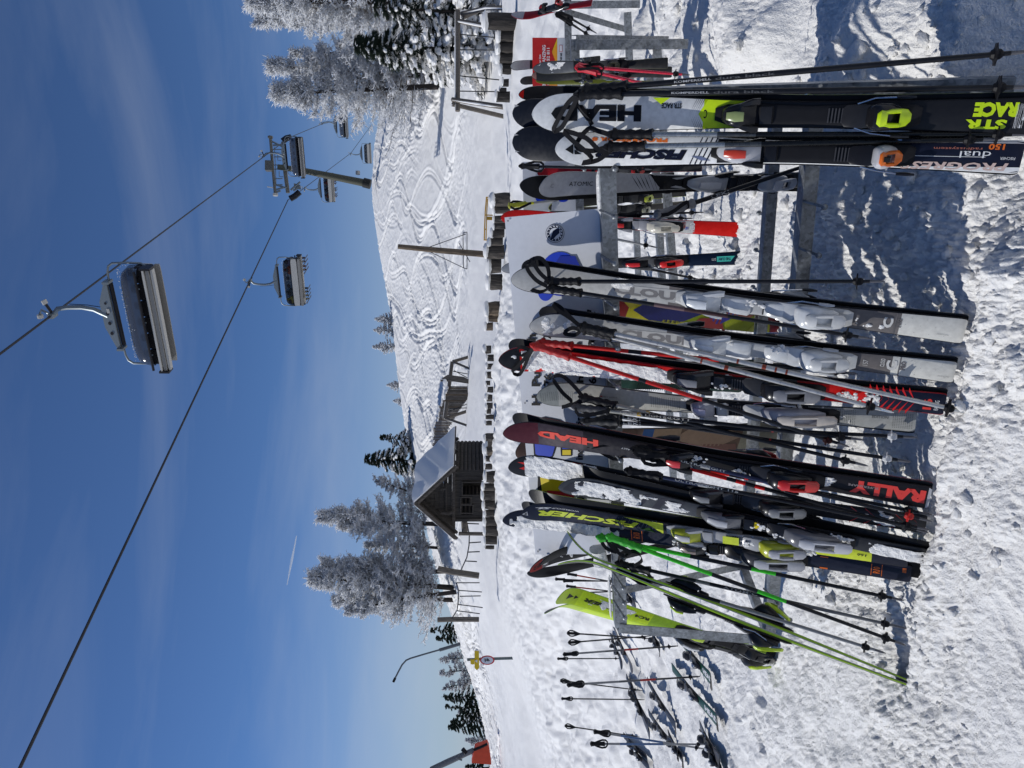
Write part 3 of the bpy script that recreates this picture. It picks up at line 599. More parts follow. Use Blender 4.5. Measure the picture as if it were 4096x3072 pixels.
# ================================================================ POLES
def pole(top,tip,otop=.05,otip=.05,label='',r=.008,shaft=[(0,BLK)],grip=BLK,gl=.12,basket=BLK,br=.035,strap=None,group='ski poles hanging on the front rack',name='ski_pole',metal=.0,texts=(),rough=.3,strapc=BLK,gripbump=True,bz=.085,tipm=None,hook=0.,small=False):
    A=place(tip,otip); B=place(top,otop); z=nrm(B-A); L=float(np.linalg.norm(B-A))
    v=nrm(CAM-(A+B)/2); y=nrm(v-z*(v@z)); x=np.cross(y,z); mt=mtx(A,x,y,z)
    R=thing(name,label,'ski pole',None,group,mt)
    gl=min(gl,L*.3)
    sm=ramp_mat(shaft,'Z',rough,.3)
    if metal: sm.node_tree.nodes['Principled BSDF'].inputs['Metallic'].default_value=metal
    b=MB(); n=8 if small else 12
    b.tube([(0,0,.045),(0,0,.12),(0,0,L*.5),(0,0,L-gl*.6)],[r*.7,r*.82,r,r*1.04],sm,n); b.build('shaft',R,smooth=True)
    b=MB(); b.tube([(0,0,0),(0,0,.012),(0,0,.06)],[r*.15,r*.5,r*.72],tipm or M((.1,.1,.11),.4),n); b.build('pole_tip',R,smooth=True)
    # grip with finger steps and flared cap
    gm=M(grip,.5,bump=.25,sc=250); b=MB(); pts=[];rad=[]
    m=4 if small else 16
    for i in range(m+1):
        k=i/m; pts.append((0,-.004*math.sin(k*3)*1,L-gl+gl*k*.93)); rad.append(r*1.3+.0050+.0022*math.sin(k*4*2*math.pi)*(0<k<.8)+(.006 if k>.9 else 0)+(.004 if k<.05 else 0))
    b.tube(pts,rad,gm,n,True,1.15)
    b.loft([(-.018,.008,L-gl*.10,L-gl*.02),(0,.016,L-gl*.12,L),(.02+hook,.012,L-gl*.10,L+.004),(.034+hook,.005,L-gl*.05,L+.006)],gm,8,3)
    g=b.build('grip',R,smooth=True)
    if br:
        b=MB(); bm=M(basket,.5)
        b.tube([(0,0,bz+.012),(0,0,bz+.004),(0,0,bz-.014),(0,0,bz-.02)],[r*1.2,r*1.7,r*1.5,r],bm,8)
        k=16; vs=[(0,0,bz+.006)]; 
        for i in range(k):
            rr_=br*(1 if i%2 else .82); a=i*2*math.pi/k; vs.append((rr_*math.cos(a),rr_*math.sin(a),bz))
        vs+=[(q[0],q[1],q[2]-.003) for q in vs]; fs=[(0,1+i,1+(i+1)%k) for i in range(k)]+[(k+1,k+2+(i+1)%k,k+2+i) for i in range(k)]+[(1+i,k+2+i,k+2+(i+1)%k,1+(i+1)%k) for i in range(k)]
        b.add(vs,fs,bm); b.build('basket',R)
    b=MB(); smt=M(strapc,.7)
    if strap is None or strap=='loop':
        a=(sum(map(ord,label))%100)/100*1.2-.6
        pts=[(0,.012,L-.012)]+[(math.sin(a)*.05*math.sin(t)+.012*math.sin(2*t),.02+.03*math.sin(t),L-.012-.085*(1-math.cos(t))*.9) for t in np.linspace(.3,5.9,12)]+[(0,.012,L-.014)]
        b.ribbon(pts,(.008,0,.001),.0009,smt); b.build('strap',R)
    elif strap=='none': pass
    else:
        wp=[place(p[:2],p[2]) for p in strap]
        inv=np.array(mt.inverted()); lp=[inv[:3,:3]@q+inv[:3,3] for q in wp]
        # smooth
        sp=[]
        for i in range(len(lp)-1):
            p0=lp[max(i-1,0)];p1=lp[i];p2=lp[i+1];p3=lp[min(i+2,len(lp)-1)]
            for t in np.linspace(0,1,5)[:-1]: sp.append(.5*((2*p1)+(-p0+p2)*t+(2*p0-5*p1+4*p2-p3)*t*t+(-p0+3*p1-3*p2+p3)*t**3))
        sp.append(lp[-1]); d0=nrm(sp[-1]-sp[0]) if np.linalg.norm(sp[-1]-sp[0])>1e-3 else np.array([0,0,1.])
        vv=inv[:3,:3]@nrm(CAM-A); wv=nrm(np.cross(nrm(sp[len(sp)//2]-sp[0]),vv))*.0085
        b.ribbon(sp,wv,.001,smt); b.build('strap',R)
    for (txt,k0,k1,h,col) in texts:
        vv,fs=text2d(txt,.015,0); out=[]
        a0,a1=k0*L,k1*L
        for tx,ty in vv:
            an=(ty-.5)*h/r/1.0; out.append((math.sin(-an)*(r*1.06+.0006) ,math.cos(an)*(r*1.06+.0006),a0+(a1-a0)*tx))
        mb=MB(); mb.add(out,fs,M(col,.35)); mb.build('lettering',R)
    return R
# ================================================================ RACKS
def angle_bar(mb,a,b,w=.05,up=(0,0,1),out=(0,-1,0),t=.005):
    """L section: one leg lies flat, one stands, along a-b"""
    a=np.asarray(a,float);b=np.asarray(b,float); d=nrm(b-a); u=nrm(np.asarray(up,float)-d*(np.asarray(up)@d)); o=nrm(np.cross(d,u)); o=o if o@np.asarray(out)>0 else -o
    L=np.linalg.norm(b-a)/2; c=(a+b)/2
    mb.box(c+o*t/2,(L,w/2,t/2),GALV,(d,u,o)); mb.box(c+u*(w/2-t/2)-o*(w/2),(L,t/2,w/2-.001),GALV,(d,u,o))
OUT=-E2
def bar(name,root,a,b,w=.05,up=GN,out=OUT): mb=MB(); angle_bar(mb,a,b,w,up,out); return mb.build(name,root,world=True)
def peg(root,a,b,r=.006,ball=.013):
    mb=MB(); mb.tube([a,(a+b)/2,b],r,GALV,8); mb.blob(b,(ball,ball,ball),GALV,1,10,7,0); mb.build('peg',root,smooth=True,world=True)
R1=thing('ski_rack','front galvanised ski rack, full of skis, white board on its top bar','ski rack',V((765,330),2.95),'galvanised ski racks')
c1=2.95
tl,tr_=V((621,627),c1),V((606,98),c1)
bar('top_bar',R1,tl,tr_,.062)
low_l,low_r=V((770,636),c1),V((819,92),c1)
bar('lower_bar',R1,low_l,low_r,.058)
rl,rr_=V((745,566),3.46),V((778,112),3.46)
bar('rear_bar',R1,rl,rr_,.05)
bar('end_post',R1,V((619,628),c1-.004),V((766,640),c1-.03),.062,up=-E1,out=OUT)
bar('strut',R1,V((624,590),c1+.06),V((742,566),3.44),.045,up=-E1)
bar('cross_bar',R1,V((744,568),3.44),V((768,630),c1+.05),.045,up=GN,out=E1)
bar('strut',R1,V((612,160),c1+.06),V((772,150),3.44),.045,up=-E1)
bar('end_post',R1,V((600,99),c1-.004),GR((1014,89),-.03),.065,up=E1,out=OUT)
for x,y in [(615,168.6),(615,217),(615.4,264),(616.3,308),(618,348.6),(618.5,388),(619.7,425),(620.8,460.5),(622,527),(623.6,558),(624,588),(624.6,603),(625,618)]:
    e=V((x,y),c1-.15); peg(R1,e-OUT*.13+GN*.035,e)
for x,y in [(824.5,207),(818.6,255.5),(790,620),(778,604)]:
    e=V((x,y),c1-.13); peg(R1,e-OUT*.12+GN*.03,e)
for x,y in [(759,213),(756,250),(753,287),(748,437),(746,470),(744,506)]:
    e=V((x,y),3.46+.13); peg(R1,e+OUT*.12-GN*.0-GN*.02,e)
# snow lying on the bar
def snow_on(name_parent,a,b,w,h,seed):
    mb=MB(); d=nrm(b-a); L=np.linalg.norm(b-a); n=max(3,int(L/.02))
    secs=[]; M_=mtx(a,np.cross(d,GN),d,GN)
    for i in range(n+1):
        t=i/n; e=min(1,min(t,1-t)*6)**.5; k=(.75+.5*float(vn(np.array([t*L*9.+seed]),np.array([seed*1.7]))[0]))*max(e,.12); secs.append((t*L,w*k,-.004,h*k))
    mb.loft(secs,SNOWC,10,2.4); A=np.array(mb.v); Mx=np.array(M_); mb.v=(A@Mx[:3,:3].T+Mx[:3,3]).tolist()
    o=mb.build('snow_cap',name_parent,smooth=True,world=True); return o
snow_on(R1,V((608,566),c1+.02),V((604,545),c1+.02),.05,.10,3)
snow_on(R1,V((603,218),c1+.03),V((601,166),c1+.03),.03,.03,5)
snow_on(R1,V((611,618),c1+.03),V((609,575),c1+.03),.02,.012,8)
# racks behind
def rack(label,tops,lows,rears,posts,c,struts=()):
    R=thing('ski_rack',label,'ski rack',V(lows[0],c),'galvanised ski racks')
    bar('top_bar',R,V(tops[0],c),V(tops[1],c),.055); bar('lower_bar',R,V(lows[0],c),V(lows[1],c),.055)
    if rears: bar('rear_bar',R,V(rears[0],c+.5),V(rears[1],c+.5),.055)
    for a,b in posts: bar('end_post',R,V(a,c-.01),V(b,c-.03),.06,up=E1)
    for a,b in struts: bar('strut',R,V(a,c+.02),V(b,c+.5),.05,up=E1)
    return R
R2=rack('galvanised ski rack standing behind the right end of the front rack, under the grey-white sign',[(575,39),(583.5,330)],[(657,47),(689,480)],[(650,58),(674,480)],[((575,45),(688,44))],5.25,[((576,39),(668,40))])
R3=rack('farther galvanised ski rack under the red and yellow sign',[(567.5,-40),(572,330)],[(628,12),(641,330)],None,[((566,5),(640,4)),((573,330),(641,330))],7.0,[((567,12),(628,30))])
for i in range(7):
    e=V((582+.5*i,60+i*22),5.25-.14); peg(R2,e-OUT*.12+GN*.03,e)
snow_on(R2,V((664,62),5.3),V((652,44),5.3),.06,.05,11)
# ================================================================ SIGNS
def sign_plane(c,tilt=0): return lambda p,o=0: V(p,c-o)
def V(p,c):
    if c<3.2: q=ray(p); return CAM+q*((NS@T0-.135+(2.99-c))/(NS@q))
    return CAM+ray(p)*(c/(E2@ray(p)))
def sign(label,corners,c,name='advertising_sign',grp='advertising boards on the racks',colour=srgb(205,207,212),th=.004):
    P=[V(p,c) for p in corners]; o=sum(P)/4; R=thing(name,label,'sign',o,grp)
    mb=MB(); bk=E2*th
    n=len(P); mb.add(P+[p+bk for p in P],[tuple(range(n))]+[tuple(range(n,2*n))[::-1]]+[(i,n+i,n+(i+1)%n,(i+1)%n) for i in range(n)],M(colour,.35,coat=.1,var=.04)); 
    mb.build('panel',R,world=True); return R
def decal(R,pts,c,col,o=.003,name='printed_shape'):
    P=[V(p,c-o) for p in pts]; mb=MB(); mb.add(P+[p+E2*.001 for p in P],[tuple(range(len(P)))]+[(i,len(P)+i,len(P)+(i+1)%len(P),(i+1)%len(P)) for i in range(len(P))],M(col,.35,var=.03)); return mb.build(name,R,world=True)
def stext(R,txt,box,c,col,bold=.02,o=.005,mode='h'):
    # box = (x_top, x_bottom, y_left(large), y_right(small)) in picture units
    v,fs=text2d(txt,bold,0); xt,xb,yl,yr=box; out=[]
    for tx,ty in v: out.append(V((xb+(xt-xb)*ty,yl+(yr-yl)*tx),c-o))
    mb=MB(); mb.add(out,fs,M(col,.4,var=.03)); return mb.build('lettering',R,world=True)
def circ(cx,cy,rx,ry=None,n=28,a0=0,a1=2*math.pi):
    ry=ry or rx; return [(cx+rx*math.cos(a0+(a1-a0)*i/(n if a1-a0>6 else n-1)),cy+ry*math.sin(a0+(a1-a0)*i/(n if a1-a0>6 else n-1))) for i in range(n)]
cS=2.99; BLUE=srgb(20,60,190); BKT=(.012,.012,.014); YEL=srgb(225,200,20)
S1=sign('large white advertising board with round black sticker and blue and yellow lettering, front rack',[(504.6,217.6),(604,208.2),(610,554),(535.5,554.5)],cS)
decal(S1,circ(555,233.4,9.3),cS,(.02,.025,.05)); decal(S1,circ(555,233.4,8.8),cS,srgb(215,216,220),.0045); decal(S1,circ(555,233.4,8.0),cS,(.02,.025,.05),.006); decal(S1,circ(555,233.4,5.6),cS,srgb(205,207,212),.0075)
decal(S1,[(551,237),(553,231),(556,229),(559,228.6),(559.5,233),(556,236),(553,239.5)],cS,(.02,.025,.05),.009)
for i in range(14):
    a=i/14*6.283; decal(S1,[(555+6.3*math.cos(a)-.5,233.4+6.3*math.sin(a)-.6),(555+7.5*math.cos(a)-.3,233.4+7.5*math.sin(a)-.4),(555+7.4*math.cos(a+.2),233.4+7.4*math.sin(a+.2)),(555+6.2*math.cos(a+.2),233.4+6.2*math.sin(a+.2))],cS,srgb(205,207,212),.009)
decal(S1,circ(560,274,20,22,40),cS,BLUE)
decal(S1,circ(545.5,292,7.5,9,24),cS,BLUE,.0042)
decal(S1,[(556,262),(560,256),(575,256),(583,272),(578,278),(566,270)],cS,srgb(14,42,150),.0055)
for t,b in [('H. Puf',(531.5,540.5,405.5,366)),('h',(526.5,536,341,334)),('76',(543.5,552.5,386.5,374)),('2',(543,551,339,334.5)),('hl',(576.5,583.5,383,372)),('m',(588,594.5,356,339)),('63',(588.5,596.5,384,372)),('g',(587,597,315.5,309.5)),('n',(575,581,352,343)),('är',(576,583,425,417)),('inst',(576,583,460,444)),('Un',(577,585.5,504,492))]:
    stext(S1,t,b,cS,BKT,.035)
decal(S1,[(533,420),(545,417),(560,420),(572,428),(572,436),(560,440),(548,438),(536,430)],cS,BKT); decal(S1,[(534.5,421),(545,418.5),(559,421.5),(570,429),(570.5,435),(559,438.4),(549,436.5),(537,429)],cS,BLUE,.0045)
decal(S1,[(533,441),(534,455),(543,460),(553,457),(557,445),(556,441)],cS,BKT); decal(S1,[(534.5,442),(535.5,454),(543,458),(552,456),(555.4,445),(554.6,442)],cS,BLUE,.0045)
decal(S1,[(560,440),(561,456),(572,456),(572,440)],cS,BKT); decal(S1,[(561.4,441.5),(562.4,449),(570.4,449),(570.4,441.5)],cS,BLUE,.0045); decal(S1,[(562.4,450),(562.4,455),(570.8,455),(570.8,450)],cS,YEL,.0045)
decal(S1,[(538,472),(546,474),(551,470),(556,476),(574,474),(575,496),(556,494),(541,492),(537.5,490)],cS,BKT); decal(S1,[(539.6,474),(546,475.5),(551,472),(555,477.6),(573,476),(573.4,491),(556,493),(542,490.6)],cS,YEL,.0045)
decal(S1,[(547,490.6),(573.6,492),(574.5,503),(560,505),(548,501)],cS,srgb(190,30,30),.006)
decal(S1,[(543,525),(543.4,530),(548,530),(547.6,525)],cS,srgb(120,30,36)); 
for x,y in [(508,220.8),(525,403),(538,551.5),(600,213)]: decal(S1,circ(x,y,1.0,1.0,10),cS,(.25,.25,.27),.007,'screw')
cS2=5.27
S2=sign('grey-white advertising board behind the tall skis, half hidden, on the second rack',[(522.5,162),(577.5,160),(578,211),(523.5,211)],cS2,colour=srgb(205,207,212))
decal(S2,circ(541.5,198,6,4.8,20),cS2,BLUE); decal(S2,circ(563,197.5,6.2,4.6,20),cS2,BLUE); decal(S2,circ(562.4,196.6,3.2,2.2,14),cS2,srgb(220,70,40),.006)
S2b=sign('blank white board end next to the red and yellow sign',[(531.6,87.6),(572.7,87.2),(573,118),(532,118)],5.6,colour=srgb(200,203,208))
decal(S2b,circ(533.3,89.6,.7,.7,8),5.6,(.2,.2,.2),.007,'screw')
cS3=7.02
S3=sign('red, yellow and white advertising board with a phone number on the farthest rack',[(532.4,37.6),(565,37.8),(565.3,87),(532.6,86.8)],cS3,colour=srgb(200,34,34))
decal(S3,[(549.5,87),(550,72),(555,60),(552,52),(557.3,37.8),(557.5,87)],cS3,srgb(226,190,30)); decal(S3,[(549.7,86.9),(550,72),(557.4,80),(557.5,87)],cS3,srgb(230,140,30),.0042); decal(S3,[(555,60),(552,52),(557.3,44),(557.4,66)],cS3,srgb(236,160,40),.0042)
decal(S3,[(557.3,37.8),(565,37.9),(565.3,86.8),(557.5,86.9)],cS3,srgb(205,207,210),.0055)
Wt=srgb(225,225,225)
for t,b,cc in [('Ihr Partner vor Ort',(539,541,78.5,54.5),Wt),('BERN',(542.3,545.6,86.3,74.5),Wt),('ANZNIG',(542.3,545.6,62.5,45),Wt),('066',(546.7,549.7,80.7,73.8),Wt),('3 52 811',(546.7,549.7,64.5,48),Wt),('www.',(559.8,562,78.5,72.5),BKT),('essner.at',(559.8,562,65.5,53),BKT)]:
    stext(S3,t,b,cS3,cc,.03,.007)
decal(S3,circ(548.2,83.6,1.5,1.5,14),cS3,Wt,.007); decal(S3,circ(548.2,83.6,1.15,1.15,14),cS3,srgb(200,34,34),.0085); stext(S3,'e',(547.4,549,84.2,83),cS3,Wt,.03,.0098)
decal(S3,[(559.4,45),(559.4,51.8),(562.4,51.8),(562.4,45)],cS3,srgb(200,40,40),.0068,'printed_frame'); decal(S3,[(559.8,45.4),(559.8,51.4),(562,51.4),(562,45.4)],cS3,Wt,.0078)
def V(p,c): q=ray(p); return CAM+q*(c/(E2@q))
# ================================================================ SKIS ON THE FRONT RACK
def wm(px,p,o=0): return px*float((place(p,o)-CAM)@f_)/F
def sk(tip,tail,wpx,tpx,waist=.72,**k):
    ot,ol=k.get('otip',0),k.get('otail',0); a=wm(wpx,tip,ot); b=wm(tpx,tail,ol)
    return Ski(tip,tail,wide=a,tailw=b,waist=min(a,b)*waist,**k)
# 1 white / yellow / black race ski
s=sk((537.4,112.3),(1075,116),37.6,38,.74,otip=.06,otail=.03,side=BLK,top=[(0,BLK),(757,LIME),(706,WHITE)],label='white race ski with huge black lettering and yellow band, right end of front rack',tipr=.12)
s.poly([(735,-.05),(705,-.05),(699,0),(705,.05),(735,.05)],LIME)
for i in range(5):
    c_=697.6-i*1.9
    for sg in (-1,1): s.poly([(c_,0),(c_+1.0,0),(c_+7.0,.05*sg),(c_+6.0,.05*sg)],BLK)
s.text('HEAD',642,554,.0,.055,'up',BLK,.06); s.text('STR RACE',682,662,.026,.017,'up',BLK,.03)
s.poly([(653,.052),(670,.052),(668,.03),(661,.03)],LIME)
s.text('C',708,704.5,.0,.028,'up',BLK,.02)
s.text('STR',1008,966,-.024,.028,'up',LIME,.05); s.text('RACE',1016,972,.018,.042,'up',LIME,.06); s.text('R//124',1024,1015,.0,.07,'down',Wt,.0); 
s.poly([(907,-.03),(913,-.03),(914,.03),(908,.034)],LIME)
s.binding((722,757),(866,903),c=BLK,c2=(.02,.02,.022),acc=(.25,.3,.12),lev=LIME,wk=1.12,rough=.25)
p_=partner(s,'black race ski with a thin yellow sidewall stripe, behind the white race ski',dx=.014,side=srgb(150,170,30),rot=.004); p_.binding((.93,1.05),(.60,.72),px=False,c=BLK)
# 2 white / navy ski
s2=sk((560.4,146.5),(1022,157),35,33,.72,otip=.03,otail=.02,side=WHITE,top=[(0,NAVY),(905,BLK),(720,WHITE)],label='short white and navy ski with orange heel binding beside the tall white race ski',tipr=.13)
s2.poly([(1022,-.048),(1022,-.03),(905,-.034),(905,-.048)],WHITE); s2.poly([(1022,.04),(1022,.047),(905,.047),(905,.04)],srgb(150,150,155))
for i in range(3): 
    yy=[(567.3,0.004),(575.5,-.018),(576.8,.004)] if i==0 else ([(567.3,.006),(576.8,.006),(576,.026)] if i==1 else [(575.9,-.020),(583,-.004),(583,.012)])
s2.poly([(569,-.003),(576.2,-.022),(576.2,.017)],BLK); s2.poly([(577,-.022),(577,-.003),(583.5,-.022)],BLK); s2.poly([(577,-.001),(577,.018),(583.8,-.001)],BLK)
s2.text('FISCHER',688,595,-.018,.036,'up',BLK,.07,.25); s2.text('FISCHER',686.5,596.5,-.018,.030,'up',NAVY,.045,.25,e=.003)
s2.text('PROGRESSOR 8',668,593,.031,.014,'up',ORANGE,.05)
for i in range(4): s2.poly([(691+i*5,-.055),(692+i*5,-.055),(703+i*5,.052),(702+i*5,.052)],NAVY)
s2.poly([(694,-.034),(712,-.034),(710,-.02),(692,-.02)],srgb(110,120,150))
s2.text('PROGRESS',1010,902,-.030,.024,'up',srgb(205,180,170),.03,.2); s2.text('dual',990,959,.006,.020,'up',Wt,.0); s2.text('radiussystem',980,932,.024,.010,'up',srgb(180,110,90),.0); s2.text('150',1002,986,.030,.018,'up',ORANGE,.03)
s2.text('FISCHER',1015,1000,-.004,.008,'up',Wt,.0)
s2.poly([(985,-.002),(915,-.002),(915,-.0005),(985,-.0005)],Wt); s2.poly([(985,-.002),(992,.016),(993,.014),(986,-.002)],Wt)
s2.binding((718,762),(872,897),c=(.5,.5,.52),c2=BLK,acc=srgb(190,60,40),lev=ORANGE,wk=1.0,rough=.2,heelc=(.5,.5,.52),acc2=(.02,.02,.02))
partner(s2,'navy-based partner ski seen as a dark rim round the white and navy ski tip',dx=-.006,side=NAVY,rot=-.004)
# 3,4 black bases behind
s=sk((509.7,114.6),(985,120),30,26,otip=-.05,otail=-.05,side=(.03,.03,.03),top=[(0,(.008,.01,.016))],label='right one of two skis standing with plain black bases forward behind the white race ski',curve=-.03,group='skis with black bases forward',tipr=.12); s.poly([(514.5,.03),(518,.032),(517,.040),(513,.036)],(.3,.3,.31),e=.003)
s=sk((509.7,143.9),(990,142),33.5,26,otip=-.03,otail=-.04,side=(.03,.03,.03),top=[(0,(.008,.01,.016))],label='left one of two skis standing with plain black bases forward behind the white race ski',curve=-.03,group='skis with black bases forward',tipr=.12)
s.poly([(514.5,.03),(518,.032),(517,.040),(513,.036)],(.3,.3,.31),e=.003); s.poly([(514.5,-.03),(518,-.032),(517,-.040),(513,-.036)],(.3,.3,.31),e=.003)
# red and black tip
sk((514,92),(760,98),14,12,otip=('v',3.25),otail=('v',3.6),side=BLK,top=[(0,BLK),(520,RED)],label='black ski with a red tip showing right of the black ski bases',tipr=.1)
# 5 grey ski on the far side of the front rack
s=sk((533.2,184),(818,179),25,17,.7,otip=('v',3.04),otail=('v',3.62),side=srgb(150,150,150),top=[(0,srgb(60,60,62)),(783,BLK),(674,BLK),(660,srgb(168,168,172))],label='light grey ski with thin black lettering leaning behind the top bar',group='skis leaning on the far side of the front rack',tipr=.11)
s.text('ATOMIC',568,592,.0,.018,'down',(.03,.03,.03),.0); s.text('C',547,551,.0,.016,'down',(.2,.2,.2),0)
for i in range(9): s.poly([(628+i*4.2,.036-.0*i),(628.9+i*4.2,.036),(641+i*3.2,-.034),(640+i*3.2,-.034)],BLK)
s.poly([(646,.040),(662,.040),(662,-.04)],BLK); s.poly([(659,.004),(664,.007),(663,-.010),(658.6,-.013)],YEL)
s.poly([(669,.02),(684,.028),(684,.02),(672,.012)],srgb(170,170,172)); s.poly([(669,-.02),(684,-.028),(684,-.02),(672,-.012)],srgb(170,170,172))
s.binding((684,722),(752,782),c=(.35,.36,.38),c2=BLK,acc=(.5,.5,.52),wk=1.1,rough=.15)
s=partner(s,'black-edged partner of the light grey ski, its black base showing at the tip',dx=-.022,dy=.03,group='skis leaning on the far side of the front rack',side=(.1,.1,.1)); s.binding((.82,.97),(.42,.56),px=False,c=(.4,.42,.46),c2=BLK)
# 9,10 white all-mountain skis
TAUPE=srgb(105,100,98)
for (tip,tail,wt,tw,lab,hw_) in [((516.3,275.5),(965,331),28.5,28,'white ski tilted left with grey CLOUD lettering and a tiny red heart on its tip','A'),((534.3,321.5),(955,371.8),25.5,25,'white ski with snow on its tip, second of the two white skis','B')]:
    A=hw_=='A'; dx0=0 if A else -2
    s=sk(tip,tail,wt,tw,.74,side=BLK,top=[(0,CREAM),((901 if A else 893),TAUPE),((842 if A else 840),srgb(90,86,84)),((700 if A else 706),TAUPE),((670 if A else 668),srgb(178,177,174))],label=lab,tipr=.12,th=.012)
    a=s.yx; 
    s.poly([((610 if A else 617),-.016),((612 if A else 620),.018),((695 if A else 700),.030),((695 if A else 700),-.030)],srgb(176,175,172)) 
    s.text('CLOUD',(614 if A else 622),(694 if A else 700),.0,.036,'down',srgb(118,116,116),.06)
    x0,x1=((883,893) if A else (886,897)); s.text('C' ,x0,x1,.0,.040,'h',srgb(205,203,198),.05); s.text('PRO',(x1+3.2),(x1+8.5),.004,.034,'h',TAUPE,.05)
    s.poly([(x1+1.7,-.042),(x1+2.9,-.042),(x1+2.9,.042),(x1+1.7,.042)],TAUPE)
    if not A: s.text('CLOUD',880,884.5,.008,.032,'h',srgb(205,203,198),.02); s.text('157',863,868,.0,.022,'h',srgb(190,188,184),.0)
    s.text('DESIGNED IN AUSTRIA',(938),(950),-.02,.0035,'down',(.2,.2,.2),0)
    for i in range(9): s.poly([(905+i*5,.03*math.sin(i*2.1)),(905.7+i*5,.03*math.sin(i*2.1)),(905.7+i*5,.03*math.sin(i*2.1)+.0018),(905+i*5,.03*math.sin(i*2.1)+.0018)],(.3,.29,.28),'fleck')
    s.poly([(530,-.004),(536,.010),(537,0)],srgb(110,112,116)) if A else s.poly([(541,-.002),(548,.010),(549,-.012)],srgb(110,112,116))
    if A: s.poly([(521.3,-.006),(523,-.011),(524.5,-.004),(523,-.001)],srgb(200,30,30))
    t0=(682,722) if A else (690,728); h0=(795,838) if A else (800,842)
    s.binding(t0,h0,c=srgb(205,207,208),c2=srgb(190,192,194),acc=(.62,.64,.66),plate=srgb(175,176,176),wk=1.16,rough=.18,lev=srgb(200,200,198))
    s.clumps(700,850,(18 if A else 36),5 if A else 6)
    for k,(y0,y1) in enumerate([(722,752),(765,792)]):
        b=MB(); z0=s.zc(.4*s.L)+s.t(.4*s.L); ya,yb=s.yx(y1),s.yx(y0); b.loft([(ya,.026,z0+.004,z0+.018),(ya+.01,.032,z0+.004,z0+.026),((ya+yb)/2,.030,z0+.004,z0+.027),(yb-.008,.024,z0+.004,z0+.022),(yb,.02,z0+.004,z0+.014)],M(srgb(205,207,208),.18,coat=.4),10,6); b.build('binding_rail',s.root,smooth=True)
    if A: s.snow(850,886,4,-.05,-1,.75); s.snow(592,648,9,.05,.1,1); s.snow(748,770,8,.02)
    else: s.snow(545,590,6,-.12,-.2,1); s.snow(700,850,16,.28); s.snow(538,560,2,.1)
    q=partner(s,'black-edged partner behind the '+('left-tilted white ski with the heart' if A else 'snow-tipped white ski'),dx=(.010 if A else .012),rot=(.004),side=(.03,.03,.03)); q.binding((.90,1.02),(.50,.62),px=False,c=srgb(150,152,154),c2=BLK)
# 11 red ski under snow
s=sk((503.8,355.4),(945,404),27,25,.74,side=srgb(140,20,18),top=[(0,NAVY),(905,NAVY),(868,RED),(590,RED),(522,BLK)],label='bright red ski plastered with snow, black strap round its tip',tipr=.12)
for i in range(7):
    x=868+i*6.5; k=1-.11*i
    s.poly([(x,.055),(x+3*k,.055),(x+8,.0),(x+8-3*k,.0)],RED); s.poly([(x,-.055),(x+3*k,-.055),(x+8,.0),(x+8-3*k,.0)],RED)
s.text('16',923,932,-.004,.045,'h',srgb(220,60,45),.04); s.text('RACING',934.5,939,-.006,.04,'h',Wt,.0)
s.text('U',641,646,-.004,.034,'h',BLK,.06); s.text('TIGER',647.5,650,-.006,.022,'h',srgb(225,120,100),.0)
s.snow(524,672,3,-.42,-1,.75,.016); s.snow(640,690,12,-.1,-.9,.6); s.snow(506,524,5,-.1,-.3,.9); s.snow(712,735,7,-.2); s.snow(848,880,14,-.22,-.9,.9,.015)
s.binding((673,712),(762,812),c=BLK,c2=(.03,.03,.032),acc=(.2,.2,.21),wk=1.15,rough=.22)
s.clumps(670,850,54,7)
q=partner(s,'dark partner of the snow-plastered red ski, a thin red line along its edge',dx=.016,rot=.003,side=srgb(90,15,14)); q.binding((.98,1.10),(.55,.68),px=False)
# 12 grey-beige ski
s=sk((541.1,391.5),(916,421),26,25,.74,otip=-.02,otail=-.01,side=srgb(70,70,68),top=[(0,srgb(150,150,146)),(810,BLK),(700,srgb(164,162,154)),(575,srgb(168,166,158)),(560,srgb(140,142,136))],label='matt grey-beige ski with dotted pattern, behind the thin red pole',tipr=.12)
s.text('STÖCKLI',583,592,-.006,.012,'down',(.06,.06,.06),.0) if False else s.text('STÖC',579,592,.004,.013,'up',(.06,.06,.06),.0)
s.text('SWISS MADE',600,618,.004,.006,'up',(.08,.08,.08),0); s.poly([(601,.001),(603,.001),(603,.008),(601,.008)],srgb(190,30,35))
def dots(s,x0,x1,xa,xb,nx,ny,col,r=.0011):
    b=MB(); m=M(col,.5)
    for i in range(nx):
        for j in range(ny):
            y=s.yx(x0+(x1-x0)*i/(nx-1)); x=xa+(xb-xa)*j/(ny-1); b.add([s.top(x-r,y-r,.001),s.top(x+r,y-r,.001),s.top(x+r,y+r,.001),s.top(x-r,y+r,.001)],[(0,1,2,3)],m)
    b.build('dot_print',s.root)
dots(s,545,573,-.024,.016,16,9,(.05,.05,.05)); dots(s,652,680,-.024,.024,14,12,(.05,.05,.05)); dots(s,832,855,-.03,.03,12,10,(.04,.04,.04)); dots(s,893,912,-.03,.03,10,10,(.05,.05,.05))
s.text('EDITION',872,888,.01,.012,'down',(.07,.07,.07),.0)
s.binding((692,716),(762,826),c=(.32,.32,.36),c2=(.4,.4,.4),acc=(.45,.42,.5),lev=srgb(190,180,168),wk=1.05); s.snow(812,850,21,-.12); s.snow(680,700,22,.0); s.snow(722,760,23,.05)
s.clumps(690,830,27,8)
partner(s,'pale-edged partner behind the grey-beige ski',dx=-.01,side=srgb(60,60,60),rot=-.003)
